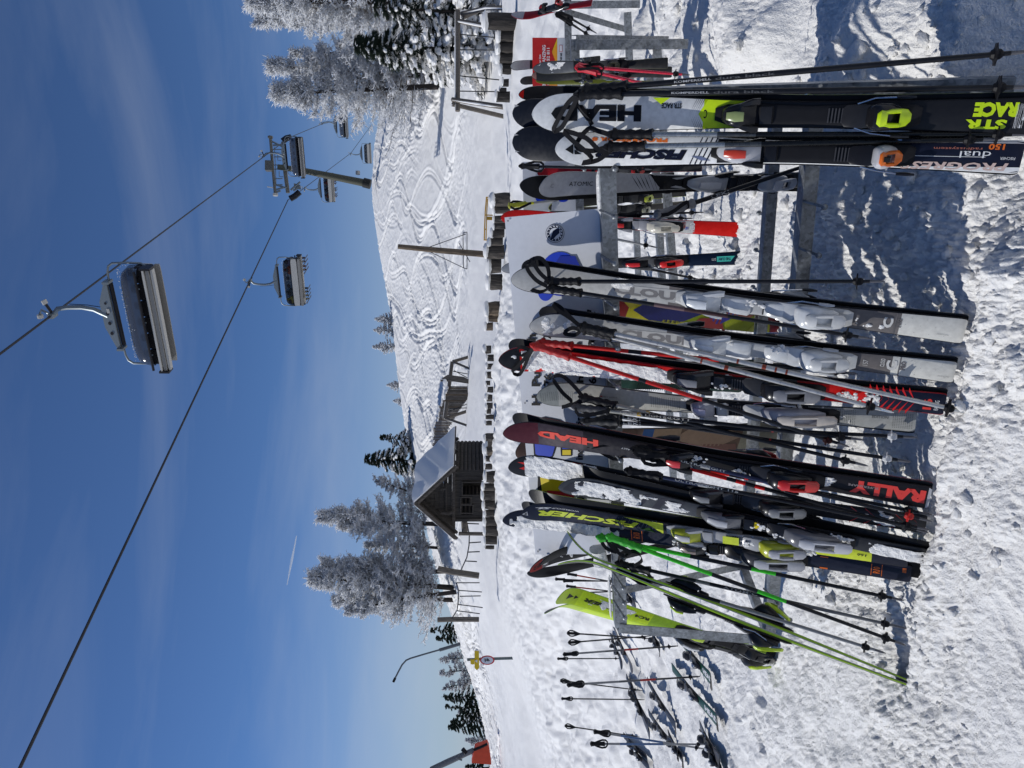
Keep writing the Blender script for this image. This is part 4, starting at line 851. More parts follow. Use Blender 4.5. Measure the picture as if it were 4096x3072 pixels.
# 13 maroon ski
s=sk((507.8,427.7),(930,497.5),25,27,.74,otip=.02,otail=.02,side=(.025,.02,.02),top=[(0,(.014,.012,.013)),(790,(.014,.011,.012)),(657,(.02,.017,.02)),(585,srgb(70,60,66)),(540,MAROON)],label='maroon ski with wide glowing red lettering near the tip',tipr=.13)
s.text('HEAD',599,538.5,.002,.036,'up',srgb(232,70,50),.06)
def hatch(s,x0,x1,xa,xb,n,col,w=.55,sl=3):
    for i in range(n):
        x=x0+(x1-x0)*i/n; s.poly([(x,xa),(x+w,xa),(x+sl+w,xb),(x+sl,xb)],col,'stripe',e=.0008)
hatch(s,532,655,-.026,.026,66,(.02,.02,.022),.8,3); s.text('RALLY',622,633,.0,.008,'up',Wt,.0)
s.poly([(519,-.004),(520.5,.004),(521.5,-.006)],srgb(230,70,50))
s.poly([(645,-.03),(640,.0),(655,.03),(672,.03),(672,-.03)],(.02,.018,.03)); s.text('C',647,654,-.010,.02,'up',(.6,.6,.62),.02)
s.text('RALLY',925,850,.002,.058,'up',srgb(215,62,52),.06); s.text('SUPERSHAPE',878,848,.008,.010,'up',srgb(150,140,140),0,e=.003)
s.poly([(927,-.05),(930,-.05),(930,.05),(927,.05)],srgb(170,172,176)); s.poly([(712,-.028),(745,-.030),(748,-.008),(712,-.006)],srgb(190,35,30))
s.binding((664,692),(768,812),c=BLK,c2=(.025,.025,.028),acc=srgb(200,60,60),lev=srgb(190,35,30),wk=1.08,rough=.25); s.snow(760,772,26,-.1,-.6,.6); s.snow(800,838,31,-.12,-.4,.6,.02); s.snow(700,718,27,.1)
s.clumps(660,815,36,9)
q=partner(s,'black partner with red edge line beside the maroon ski',dx=.016,rot=.0035,side=srgb(150,25,25)); q.binding((.98,1.10),(.58,.70),px=False,acc=srgb(190,40,30))
# 14 black ski with red V
s=sk((512.9,461.6),(926,524),25,22,.74,otip=-.01,otail=-.01,side=(.02,.02,.02),top=[(0,(.02,.02,.022)),(590,srgb(160,30,30)),(575,(.02,.02,.024))],label='black ski with a red V on its tip, its front covered in snow',tipr=.12)
s.poly([(521,.028),(534,.022),(532,.0),(528,.008),(525,.018)],srgb(215,40,30)); s.poly([(526,.004),(531,.0),(533,-.02),(523,-.022),(522,-.008)],srgb(215,40,30))
for i in range(5): s.poly([(850+i*14,.04),(854+i*14,.04),(862+i*14,0),(858+i*14,0)],srgb(180,40,32)); s.poly([(850+i*14,-.04),(854+i*14,-.04),(862+i*14,0),(858+i*14,0)],srgb(180,40,32))
for i in range(9): s.poly([(660+i*9,-.03),(666+i*9,-.03),(669+i*9,.03),(663+i*9,.03)],srgb(175,30,26))
s.snow(527,605,33,-.55,-1,1,.018); s.snow(585,640,35,-.2,-1,.6); s.snow(855,905,37,.0); s.binding((690,722),(760,800),c=BLK,acc=(.2,.2,.2))
# 15 grey snow ski
s=sk((562.6,481),(944,560),22,20,.76,otip=.03,otail=.03,side=(.03,.03,.03),top=[(0,(.03,.03,.032)),(838,(.03,.03,.035)),(700,srgb(70,72,76)),(560,srgb(122,122,124))],label='mid grey ski with dark slanted pattern and snow clots, left of the red V ski',tipr=.12)
s.poly([(566,-.01),(574,.03),(588,.024),(590,-.02),(576,-.03)],(.05,.05,.06)); s.poly([(569,0),(572,.007),(577,.003),(575,-.008)],srgb(130,130,132))
for i in range(5): s.poly([(602+i*17,-.035),(610+i*17,-.035),(617+i*17,.035),(611+i*17,.035)],(.045,.045,.055))
s.snow(574,642,41,-.28,-.9,.7,.014); s.snow(640,700,43,.05,-.8,.5); s.snow(868,940,44,-.35,-.9,.6,.014); s.snow(720,770,45,.05)
s.text('ATOMIC',668,688,-.02,.012,'up',(.1,.1,.12),0)
s.binding((702,742),(785,842),c=(.14,.14,.15),c2=BLK,acc=(.45,.45,.46),lev=(.5,.5,.52),wk=1.05,rough=.2); s.poly([(754,-.014),(760,-.014),(760,.016),(754,.016)],YEL,e=.017)
s.clumps(700,850,45,10)
q=partner(s,'black partner leaning right of the mid grey ski, its tail further down',dx=.028,rot=.012,side=(.02,.02,.02)); q.binding((.90,1.02),(.5,.62),px=False)
# 16 navy and yellow slalom ski
YG=srgb(200,212,60)
s=sk((525.3,507.6),(908,560),20.5,17,.74,otip=.0,otail=.0,side=(.03,.03,.03),top=[(0,(.02,.02,.03)),(872,YG),(800,(.02,.02,.03)),(664,YG),(662,(.015,.018,.035)),(530,(.014,.016,.028))],label='navy slalom ski with big yellow-green lettering, small triangle emblem on the tip',tipr=.11)
s.text('FISCHER',640,540,-.004,.032,'up',YG,.045,.3); s.text('SL',553,538,.026,.012,'up',(.5,.5,.5),.05,.3); s.text('WORLDCUP',580,553,.027,.007,'up',(.5,.5,.5),.02,.2)
s.poly([(625,.034),(664,.034),(664,-.034),(650,.01)],YG); s.poly([(640,-.02),(656,-.03),(655,.0)],srgb(40,70,30))
s.poly([(526.5,.0),(531,.012),(531,-.012)],(.55,.55,.56)); s.poly([(528,.0),(530.3,.007),(530.3,-.007)],(.02,.02,.02),e=.003)
hatch(s,545,655,-.03,.036,30,srgb(120,125,135),.22,6)
s.binding((672,702),(760,800),c=srgb(170,175,40),c2=(.35,.35,.36),acc=(.5,.5,.5),wk=1.0,plate=(.35,.35,.36),lev=(.4,.4,.42)); s.poly([(724,-.02),(740,-.02),(740,.02),(724,.02)],YG,e=.020); s.text('166',866,857,.0,.012,'up',(.05,.05,.03),.02)
s.clumps(670,820,27,11)
q=partner(s,'lime green ski tip poking out right of the navy slalom ski',dx=.03,side=YG,top=[(0,YG)],rot=.01)
# 17 black ski R10 with snow
s=sk((507.2,514.4),(911,573.7),21,21,.74,otip=-.03,otail=-.02,side=(.02,.02,.03),top=[(0,(.012,.014,.028)),(540,(.012,.014,.028))],label='wide navy-black ski with orange R10 marks, snowy tip, left of the slalom ski',tipr=.11)
s.snow(513,620,51,-.34,-1,.55,.018); s.snow(690,735,53,-.05); 
for x in (634,873): s.text('R10',x,x+7,.0,.034,'h',ORANGE,.02); s.poly([(x-2,-.03),(x-1.4,-.03),(x-1.4,.03),(x-2,.03)],ORANGE); s.poly([(x+8.5,-.03),(x+9.1,-.03),(x+9.1,.03),(x+8.5,.03)],ORANGE)
for x,v in [(820,.028),(820,-.034),(795,.03)]: s.poly([(x,v),(x+8,v),(x+8,v+.009),(x,v+.009)],ORANGE)
for i in range(6): s.poly([(902,.005+i*.004),(906,.005+i*.004),(906,.0075+i*.004),(902,.0075+i*.004)],ORANGE)
s.text('176',723,716,-.034,.008,'up',ORANGE,0)
s.binding((678,708),(742,796),c=(.05,.05,.055),c2=BLK,acc=(.25,.2,.18),lev=(.4,.4,.42),wk=1.1,rough=.2)
s.clumps(670,820,54,12)
q=partner(s,'partner tip behind the R10 ski, slightly right and lower',dx=.022,dy=-.06,rot=.002,side=(.02,.02,.02)); q.binding((.9,1.04),(.5,.64),px=False,c=(.06,.06,.065),acc=srgb(150,70,50))
# 18,19 lime edge-on pair
NR=nrm([.96,.235,.02])
for (tip,tail,nn,lab,tt) in [((561.8,546.3),(917.5,685.2),NR,'lime and black ski turned edge-on, right one of the opened pair at the left end',1),((563.5,549.5),(918.5,688.2),nrm([-.95,-.30,.02]),'lime and black ski turned edge-on, left one of the opened pair at the left end',0)]:
    s=Ski(tip,tail,wide=.115,waist=.068,tailw=.095,otip=.06,otail=.0,side=LIMEG,top=[(0,(.02,.02,.02))],label=lab,normal=nn,curve=.075,th=.016,group='opened pair of lime edged skis')
    # bow away from the partner in the middle
    s.binding((1.00,1.13),(.60,.74),px=False,c=BLK,c2=BLK,acc=LIME,lev=LIME,wk=1.1,acc2=srgb(120,140,20)); 
    s.text('11',.665,.70,-.0,.02,'h',LIME,.05,px=False,e=.075) if tt else None
    if tt: s.snow(1.25,1.6,61,-.1,-1,1,.006,px=False)
# 20,21 lime pair on the far side
for (tip,tail,wt,dv,lab) in [((551.7,589),(800,664),20,3.12,'lime green ski with black emblem and cut-out tip behind the left end post'),((545.7,598.5),(806,668),16,3.16,'second lime ski with cut-out tip, furthest left on the front rack')]:
    s=Ski(tip,tail,wide=wm(wt,tip,('v',dv)),waist=.068,tailw=.09,otip=('v',dv),otail=('v',dv+.5),side=LIMEG,top=[(0,(.03,.03,.03)),(690,LIMEG),(650,LIME),(545,srgb(178,205,22))],label=lab,normal=nrm(NS+E1*(.5 if wt==20 else -.3)),curve=.08,group='skis leaning on the far side of the front rack',tipr=.08)
    s.poly([(556,-.022),(556.3,.022),(561,.026),(561.4,-.016)],srgb(190,195,200)) 
    if wt==20:
        s.poly([(566,-.02),(573,.0),(566,.02)],BLK); s.poly([(574,-.014),(574,.012),(578,.0)],BLK); s.text('FISCHER',628,584,.0,.024,'up',(.03,.04,.01),.05,.3); s.text('RC4',648,634,.0,.018,'up',(.03,.04,.01),.05); s.snow(586,640,71,.06,-.6,.6)
    s.binding((676,706),(742,765),c=BLK,c2=BLK,lev=(LIME if wt==16 else BLK),acc=(LIME if wt==20 else None))
# 22,23 red/black tips at the left
s=sk((525.5,564),(745,515),14,13,otip=('v',3.08),otail=('v',3.5),side=BLK,top=[(0,BLK),(560,BLK),(548,srgb(120,112,112)),(541,srgb(150,36,34))],label='black ski with a dull red tip and some snow, left of the white board',group='skis leaning on the far side of the front rack'); s.snow(540,572,81,-.05,-.6,.8); s.text('GO',530,540,.0,.03,'h',(.04,.01,.01),.04)
sk((529,577),(748,524),13.5,13,otip=('v',3.11),otail=('v',3.54),side=BLK,top=[(0,(.008,.008,.01))],label='plain black ski tip below the dull red one',group='skis leaning on the far side of the front rack',curve=-.03)
sk((536,557),(744,508),10,11,otip=('v',3.06),otail=('v',3.48),side=BLK,top=[(0,(.01,.01,.012))],label='small black ski tip tucked against the lower left corner of the white board',group='skis leaning on the far side of the front rack')
# red tips above the right corner of the sign
s=sk((503.5,216),(747,230),15,16,otip=('v',5.2),otail=('y',4.62),waist=.8,side=srgb(150,30,30),top=[(0,RED),(694,srgb(190,190,188)),(640,srgb(150,150,152)),(560,RED)],label='grey ski with a bright red tail, standing in front of the second rack',group='skis leaning on the second rack')
s.text('HERO',690,695,.0,.06,'h',srgb(215,215,215),.05); s.text('ELITE',682,685.5,.012,.04,'h',srgb(190,70,50),.03); s.text('TI',686,689,-.01,.02,'h',srgb(70,90,180),.03)
s.text('ON',640,618,-.022,.04,'up',(.05,.05,.055),.05,.2)
s.binding((612,632),(648,676),c=BLK,c2=(.3,.3,.32),acc=srgb(190,40,30),heelc=srgb(200,195,180),lev=srgb(200,195,180))
s=sk((504,267),(747,257.6),12,14.5,otip=('v',5.2),otail=('y',4.7),waist=.8,side=BLK,top=[(0,srgb(10,26,48)),(690,(.012,.013,.016)),(560,srgb(160,162,166))],label='dark blue ski with turquoise label, standing in front of the second rack',group='skis leaning on the second rack')
s.poly([(717,-.018),(733,-.018),(735,.018),(717,.018)],srgb(70,185,170)); s.text('THE CURV',731,718.5,.0,.020,'up',(.02,.05,.08),.04); s.poly([(733,-.02),(736.5,-.02),(738.5,.018),(735,.018)],srgb(230,70,70)); s.text('DTI',716,712,.0,.016,'up',(.5,.5,.5),.02)
s.binding((622,650),(655,680),c=BLK,c2=(.1,.1,.1),acc=srgb(210,40,36),lev=srgb(225,40,36))
# further skis on the second and third racks
def back_ski(tip,tail,ct,cb,wp,top,lab,side=BLK,grp='skis leaning on the second rack',b=True,**k):
    s=sk(tip,tail,wp,wp*.9,otip=('v',ct),otail=('v',cb),side=side,top=top,label=lab,group=grp,**k)
    if b: s.binding((.56,.66),(.34,.44),px=False,c=k.get('c',BLK),c2=BLK,acc=side if side!=BLK else DGREY) if False else s.binding((s.L*.56,s.L*.64),(s.L*.34,s.L*.42),px=False,c=BLK,c2=(.05,.05,.05),acc=side,lev=side)
    return s
back_ski((545,206),(695,191),5.3,5.75,10,[(0,(.03,.03,.03))],'black ski seen through the front rack, next to the light grey ski',side=srgb(170,180,60))
back_ski((543,213),(692,204),5.3,5.75,9,[(0,(.06,.055,.05))],'black ski with pale stripe seen through the front rack, left of its black neighbour',side=srgb(150,150,130))
back_ski((540,172),(702,167),5.3,4.85,10,[(0,(.03,.03,.03)),(640,srgb(150,20,30))],'black and dark red ski seen through the gap right of the light grey ski',side=srgb(160,30,30))
s=back_ski((537,68),(668,63),5.2,4.75,12,[(0,(.02,.02,.02)),(575,srgb(90,92,96))],'grey-tipped black ski with yellow marks under the red sign',side=(.05,.05,.03)); s.snow(541,566,91,-.1,-.9,.8,.012)
back_ski((535,75),(672,72),5.25,4.85,12,[(0,(.03,.03,.03)),(540,srgb(150,110,100))],'black ski with brown tip, under the red sign, left of the grey-tipped one',side=(.03,.03,.03))
back_ski((539,80),(672,84),5.3,4.9,7,[(0,srgb(90,96,30))],'slim yellow-green ski behind the pink poles',side=srgb(120,124,40),b=False)
back_ski((507.5,66),(600,60),7.1,7.5,9,[(0,(.03,.03,.03)),(530,srgb(170,172,174))],'pale ski tip sticking up above the left part of the red sign',grp='skis leaning on the farthest rack',b=False)
back_ski((517,80.5),(600,78),7.1,7.5,8,[(0,(.03,.03,.03)),(525,srgb(40,42,46))],'dark curled ski tip above the lower left corner of the red sign',grp='skis leaning on the farthest rack',b=False)
s=back_ski((514.5,19),(592,3),6.9,6.5,9,[(0,srgb(150,30,34)),(560,(.03,.03,.03)),(540,srgb(140,30,34)),(525,srgb(170,165,165))],'red, white and black ski at the far right edge, in front of the farthest rack',side=srgb(160,30,36),grp='skis leaning on the farthest rack',normal=nrm(-E2+E1*.8))
# snowboards
def board(tip,tail,wp,ct,cb,top,label,shapes=()):
    s=Ski(tip,tail,wide=wm(wp,tip,('p',ct)),waist=wm(wp,tip,('p',ct))*.88,tailw=wm(wp,tail,('v',cb)),otip=('p',ct),otail=('v',cb),side=(.05,.05,.05),top=top,label=label,curve=.04,group='snowboards leaning on the far side of the front rack',tipr=.2,th=.011,cat='snowboard',name='snowboard')
    for pts,c in shapes: s.poly(pts,c)
    return s
b1=board((540,303),(789,318),40,-.20,3.62,[(0,srgb(105,24,36)),(760,srgb(150,160,30)),(700,srgb(150,165,30)),(660,srgb(190,180,40)),(628,srgb(130,36,36))],'snowboard with yellow, blue and maroon print under the white board',
 [([(632,.0),(645,.06),(690,.06),(700,.0),(680,-.06),(650,-.05)],srgb(26,34,110)),([(700,.02),(720,.05),(740,.02),(720,-.06)],srgb(60,60,160)),([(715,.02),(735,.10),(760,.06),(745,-.03)],srgb(150,80,60)),([(690,-.09),(700,-.02),(722,-.02),(730,-.10)],srgb(160,50,50)),([(752,-.10),(758,-.02),(772,-.04),(776,-.10)],srgb(165,170,40)),([(752,.10),(758,.02),(770,.03),(776,.10)],srgb(190,90,60)),([(618,.05),(628,.10),(640,.08),(630,.0)],srgb(160,150,40)),([(660,-.08),(665,-.04),(690,-.05),(700,-.1)],srgb(190,185,50))])
b2=board((540,372),(748,376),40,-.20,3.5,[(0,srgb(12,50,44)),(640,srgb(14,60,50))],'dark green snowboard behind the red ski')
dots(b2,640,690,-.09,.09,24,26,(.004,.01,.01),.002)
b3=board((513.5,447),(786,436),42,-.20,3.62,[(0,srgb(100,98,88)),(757,srgb(112,108,92)),(740,srgb(84,62,48)),(677,srgb(130,108,86)),(650,srgb(18,66,120)),(640,srgb(96,76,66)),(600,srgb(110,84,74))],'tan and brown snowboard with a blue spot, top beside the red V ski',
 [([(672,.03),(684,.09),(720,.09),(740,.02),(720,-.04),(690,-.03)],srgb(122,96,74)),([(700,-.02),(716,-.09),(740,-.09),(738,-.03)],srgb(96,56,44))])
# ================================================================ POLES ON THE FRONT RACK
KD=[(0,BLK)]
pole((582,90),(1029,51.5),.12,.02,'black pole with thick black grip, its basket furthest right on the snow',r=.0095,gl=.16,br=.034,strap=[(582,90,.13),(577,98,.12),(578,106,.10),(588,118,.07),(592,125,.07)],texts=[('dura black',.66,.52,.008,(.1,.1,.1)),('KOMPERDELL',.76,.67,.006,(.5,.5,.5))])
pole((577,94.5),(1031,87),.13,.03,'black pole with thick black grip, second from the right on the front rack',r=.0095,gl=.16,br=.036,strap=[(577,95,.14),(568,103,.12),(560,116,.11),(553,131,.09),(562,127,.1),(570,112,.12),(578,97,.14)],texts=[('dura black',.66,.52,.008,(.1,.1,.1)),('KOMPERDELL',.76,.67,.006,(.5,.5,.5))])
STL=srgb(165,165,162)
pole((610,134.5),(1029,134.5),.12,.03,'silver and black pole with ribbed black grip, standing between the two white race skis',r=.009,gl=.15,br=.030,shaft=[(0,(.02,.02,.02)),(.78,srgb(90,90,88)),(.9,STL)],metal=.7,rough=.2,strap=[(611,135,.12),(598,131,.10),(588,129,.09),(576,146,.10),(590,151,.1),(604,148,.12)])
pole((606,147),(1000,139),.13,.04,'silver and black pole with finger-ribbed black grip lying across the navy lettering',r=.009,gl=.14,br=.028,shaft=[(0,(.02,.02,.02)),(.68,srgb(90,90,88)),(.8,STL)],metal=.7,rough=.2,strap=[(608,148,.14),(600,151,.13),(586,138,.12),(564,131,.08),(572,140,.1),(592,158,.12),(582,163,.07),(598,160,.12),(611,150,.14)])
pole((548.5,281.5),(884.6,281.4),.07,.10,'black pole hanging straight down over the white CLOUD ski',r=.008,gl=.135,br=.030,shaft=[(0,BLK)],strap=[(549,281,.08),(540,273,.05),(531,261,.03),(527,268,.04),(536,280,.06),(547,286,.07)])
pole((549.6,288),(872,339),.08,.06,'black pole with snow and pinkish specks along the left edge of the white CLOUD ski',r=.008,gl=.135,br=.030,shaft=[(0,BLK),(.5,(.06,.03,.03)),(.66,(.16,.1,.1)),(.78,BLK)],strap=[(549,288,.08),(540,292,.04),(528,287,.02),(524,274,.01),(528,262,.02),(540,258,.03),(548,268,.05),(549,283,.08)])
SIL=srgb(190,188,184); OR2=srgb(150,70,50)
pole((580,326),(975,414),.08,.10,'silver pole with small red ticks, longer one ending at the red ski tail',r=.0095,gl=.15,br=.035,shaft=[(0,SIL),(.62,OR2),(.63,SIL),(.66,OR2),(.665,SIL),(.7,OR2),(.712,SIL),(.76,OR2),(.765,SIL),(.8,OR2),(.807,SIL)],metal=.5,rough=.25,basket=BLK,strap=[(580,326,.09),(570,318,.06),(558,310,.04),(553,304,.02),(560,307,.03),(575,322,.08)],tipm=CHROME)
pole((582,329),(894,412.8),.06,.08,'silver pole with small red ticks, shorter one crossing the red ski',r=.0095,gl=.13,br=.035,shaft=[(0,SIL),(.6,OR2),(.61,SIL),(.7,OR2),(.71,SIL)],metal=.5,rough=.25,strap=[(582,329,.07),(575,335,.05),(564,333,.04),(572,328,.05),(580,330,.07)],tipm=CHROME)
RP=srgb(190,36,30)
pole((532.6,345),(849.5,447),.09,.08,'red pole with a curved red grip lying across the red and beige skis',r=.0085,gl=.17,grip=srgb(176,26,22),br=.024,basket=srgb(40,10,10),shaft=[(0,BLK),(.57,RP),(.80,BLK),(.835,RP)],strap=[(534,346,.1),(530,352,.07),(518,366,.05),(512,372,.04),(520,374,.03),(528,358,.06),(533,348,.09)])
pole((539.4,342.4),(858,374),.03,.02,'red pole with a straight red grip behind the silver poles',r=.0085,gl=.15,grip=srgb(176,26,22),br=.02,shaft=[(0,BLK),(.5,RP),(.81,BLK),(.86,RP)],strap=[(541,343,.04),(532,350,.04),(521,347,.03),(516,351,.02),(524,355,.03),(536,346,.04)])
SC=[(0,BLK),(.84,(.09,.08,.06)),(.845,srgb(190,150,40)),(.865,srgb(150,148,140))]
pole((581,397),(868,466),.07,.07,'black and silver pole with printed strap lying over the matt beige ski',r=.0085,gl=.16,br=.026,shaft=SC,metal=.3,texts=[('ULTRA LIGHT 115',.82,.6,.008,srgb(170,165,150)),('SCOTT',.75,.66,.009,srgb(170,165,150))],strap=[(583,397,.08),(573,385,.05),(562,376,.03),(553,378,.02),(562,392,.05),(572,402,.06),(566,406,.04),(562,407,.03),(574,404,.07),(582,399,.08)])
pole((574.5,407),(864,440),.08,.08,'black and silver pole with grey collar, left of the printed strap',r=.0085,gl=.15,br=.026,grip=(.08,.08,.085),shaft=SC,metal=.3,texts=[('ULTRA LIGHT 115',.82,.6,.008,srgb(190,185,170)),('SCOTT',.66,.56,.010,srgb(190,185,170))])
LK=[(0,BLK),(.5,(.3,.02,.02)),(.503,BLK)]
pole((583,411),(911,462),.05,.05,'black racing pole with black and white grip and white basket disc, right one',r=.0085,gl=.17,br=.026,basket=srgb(200,200,200),shaft=LK,grip=(.10,.10,.10),texts=[('LEKI',.86,.80,.010,(.6,.6,.6))])
pole((583.5,421),(917,437.5),.06,.05,'black racing pole with black and white grip and white basket disc, left one',r=.0085,gl=.17,br=.026,basket=srgb(200,200,200),shaft=LK,grip=(.05,.05,.05),texts=[('LEKI',.86,.80,.010,(.6,.6,.6))])
# group in front of the V ski
pole((632,449),(932,521.5),.08,.05,'black pole with finger grip and red basket, hanging beside the red V ski',r=.0085,gl=.15,br=.026,basket=RP,shaft=[(0,BLK),(.6,(.02,.025,.06)),(.84,srgb(150,150,150)),(.88,BLK)],texts=[('ULTRA LIGHT',.82,.66,.008,(.55,.55,.52))])
pole((626,470),(930,530),.09,.05,'black pole with looped strap and ribbed grip left of the red V ski',r=.0085,gl=.15,br=.024,shaft=[(0,BLK),(.84,srgb(150,150,150)),(.88,(.02,.025,.06))],texts=[('ULTRA LIGHT 115',.82,.6,.008,(.55,.55,.52)),('SCOTT',.74,.66,.010,(.5,.5,.5))],strap='loop')
pole((640,455),(929,533),.04,.03,'black pole with red and white upper shaft, deepest in the bundle beside the grey ski',r=.0085,gl=.12,br=.02,shaft=[(0,BLK),(.62,RED),(.66,BLK),(.70,RED),(.74,BLK),(.78,RED)])
pole((590,447),(932,515),.0,.02,'black pole running between the maroon and the red V ski',r=.008,gl=.16,br=.02,shaft=[(0,BLK),(.62,RED),(.64,BLK),(.68,RED),(.70,BLK),(.76,RED),(.84,BLK)])
# green poles
GRN=srgb(60,190,40)
pole((606.7,535.8),(906,645.5),.12,.06,'green-gripped pole in front, grip at the very corner of the white board',r=.009,gl=.17,grip=srgb(50,165,36),br=.028,shaft=[(0,BLK),(.50,GRN),(.62,BLK),(.825,GRN)],strap=[(609,537,.13),(616,545,.12),(630,552,.1),(624,556,.1),(613,548,.11),(607,540,.12)])
pole((598,537),(904,600.5),.08,.05,'green-gripped pole behind its twin, lower green band half way down',r=.009,gl=.14,grip=srgb(50,165,36),br=.028,shaft=[(0,BLK),(.50,GRN),(.60,BLK),(.86,GRN)],strap=[(600,538,.08),(606,548,.08),(618,552,.08),(610,543,.08)])
AT=[(0,srgb(110,110,110)),(.42,srgb(60,60,60)),(.55,BLK),(.8,(.12,.12,.12)),(.86,BLK)]
pole((617,563),(906.7,628.6),.06,.06,'black and grey pole with big black grip under the green ones',r=.0085,gl=.16,br=.028,shaft=AT,texts=[('ATOMIC',.60,.48,.011,(.3,.3,.3))],strap=[(618,564,.07),(622,553,.08),(636,552,.08),(642,560,.07),(634,566,.07)])
pole((618,570),(886,653.3),.05,.06,'black and grey pole with silver lower half beside the lime skis',r=.0085,gl=.17,br=.028,shaft=[(0,srgb(140,140,140)),(.62,(.25,.25,.25)),(.7,BLK)],metal=.3,strap='loop')
# racing pole leaning from behind the light grey ski
pole((655,216),(826,159),('v',3.1),('v',3.5),'black pole with white racing grip leaning diagonally behind the front rack',r=.010,gl=.20,grip=srgb(120,120,122),br=.02,texts=[('LEKI',.70,.60,.012,(.4,.4,.4))],group='ski poles behind the front rack')
G2='ski poles on the racks behind'
for top,tip,ct,cb,lab,kw in [((618,214.8),(704,212.3),5.1,4.95,'black pole with star-shaped basket seen through the front rack, left of the racing grip',{}),((618,218.5),(693,218.4),5.1,4.95,'black pole next to the grey and red ski, seen through the rack',{}),((520,166),(652,169.5),5.1,4.9,'black pole right of the light grey ski seen through the rack',{}),
  ((590,234),(657.5,247.6),5.1,4.9,'thin silver pole between the red-tailed and the dark blue ski',dict(shaft=[(0,STL)],metal=.5)),((590,257),(664,264),5.1,4.9,'thin silver pole just left of the dark blue ski',dict(shaft=[(0,STL)],metal=.5)),((596,258),(702,280),5.05,4.8,'dark speckled pole slanting down left of the dark blue ski',{}),
  ((508,206),(640,190),5.2,5.4,'black and yellow gripped pole above the right corner of the white board',dict(grip=srgb(170,170,40),shaft=[(0,(.3,.3,.3)),(.8,srgb(200,200,40))])),
  ((577,66),(690,75),4.8,4.6,'pink pole with pink grip under the red sign, upper one',dict(grip=srgb(205,30,50),shaft=[(0,srgb(205,50,70))],rough=.2)),((577,68),(668,89),4.75,4.5,'pink pole with pink grip under the red sign, lower one',dict(grip=srgb(205,30,50),shaft=[(0,srgb(205,50,70))],rough=.2)),
  ((572,77),(680,88),5.2,5.0,'yellow pole behind the pink ones',dict(shaft=[(0,srgb(190,180,50))])),((573,80),(660,75),5.6,5.9,'red pole behind the pink ones',dict(shaft=[(0,srgb(170,30,34))])),
  ((556,10),(597,33.5),6.8,6.7,'black pole slanting out below the far right skis, upper one',{}),((556,14),(594,38.5),6.8,6.7,'black pole slanting out below the far right skis, lower one',{})]:
    kw=dict(kw); pole(top,tip,('v',ct),('v',cb),lab,r=.009,gl=.13,br=.03,group=G2,small=True,**kw)
# ================================================================ POLES AND SKIS LEFT OF THE RACK
def stuck(top,tip,lab,gl=.13,shaft=None,r=.009,**k):
    g=ground(tip); fw=g[1]; return pole(top,tip,('y',fw+k.pop('lean',0)),('y',fw),lab,r=r,gl=gl,br=.03,group='ski poles stuck in the snow on the piste',shaft=shaft or [(0,BLK)],small=True,bz=.12,**k)
SRD=[(0,(.05,.05,.05)),(.45,srgb(170,40,36)),(.6,srgb(90,90,92)),(.8,srgb(130,130,130))]
SBL=[(0,srgb(150,150,150)),(.45,srgb(70,100,140)),(.86,srgb(140,140,140))]
stuck((566.8,633),(653.8,638.7),'black pole crossing its neighbour just left of the end post, upper one')
stuck((568,642.7),(651.6,635.9),'black pole crossing its neighbour just left of the end post, lower one')
stuck((562.9,654.5),(679.8,645.8),'grey pole with a red band stuck in the snow near the lime ski heel',shaft=SRD,gl=.15,r=.010)
stuck((557.2,658.7),(623.3,658.5),'thin black pole standing upright behind the grey pole with red band')
stuck((560,680.5),(643,690.7),'thin black pole leaning behind the middle grey and red pole')
stuck((566.8,685),(702.4,676.3),'grey pole with a red middle, tip beside the green ski lying on the snow',shaft=SRD,gl=.15,r=.010)
stuck((561.2,698.6),(644.8,699.7),'single thin upright pole with hanging strap, left of the grey and red pole')
stuck((564.6,725.7),(640,737),'short black-gripped pole behind the blue poles')
stuck((593.4,731.4),(708,749.5),'blue and silver pole, right one of two at the far left',shaft=SBL,gl=.14,r=.010)
stuck((590,743.8),(710.4,744.4),'blue and silver pole, left one of two at the far left',shaft=SBL,gl=.14,r=.010)
OS=[(0,(.05,.05,.05)),(.35,srgb(170,70,50)),(.75,BLK)]
stuck((567,573.6),(622,583.5),'orange-shafted pole far behind the lime ski tips, upper one',shaft=OS,strap='none'); stuck((555,579),(620,582),'dark pole with high grip far behind the lime ski tips',strap='none')
stuck((566,586),(622,592.5),'orange-shafted pole far behind the lime ski tips, lower one',shaft=OS,strap='none'); stuck((576,593),(624,591),'short dark pole far behind the lime ski tips',strap='none')
stuck((563,581),(620,581),'dark pole in the middle of the far bundle behind the lime ski tips',strap='none')
def lying(tail,tip,lab,col=BLK,wide=.12,b=True,side=BLK):
    A=ground(tail);B=ground(tip); A=A+np.array([0,0,gz(A[0],A[1])-A[2]+.035]); B=B+np.array([0,0,gz(B[0],B[1])-B[2]+.035])
    L=np.linalg.norm(B-A)
    s=Ski(tip,tail,otip=('w',B),otail=('w',A),wide=wide,waist=.075,tailw=.1,top=[(0,col)],side=side,label=lab,normal=(-.1,-.15,1),group='skis lying on the snow left of the rack',curve=.05,tipr=.1)
    if b: s.binding((s.L*.50,s.L*.60),(s.L*.28,s.L*.38),px=False,c=(.04,.04,.045),c2=(.1,.1,.1))
    return s
GRNS=srgb(30,70,52)
s=lying((688,642),(725,686),'dark green ski with white lettering lying nearest the end post',GRNS); s.text('HEAD',s.L*.68,s.L*.9,.0,.05,'up',Wt,.05,px=False)
s=lying((680.5,667),(729,727),'dark green ski with white lettering lying left of the first green one',GRNS); s.text('HEAD',s.L*.72,s.L*.93,.0,.05,'up',Wt,.05,px=False)
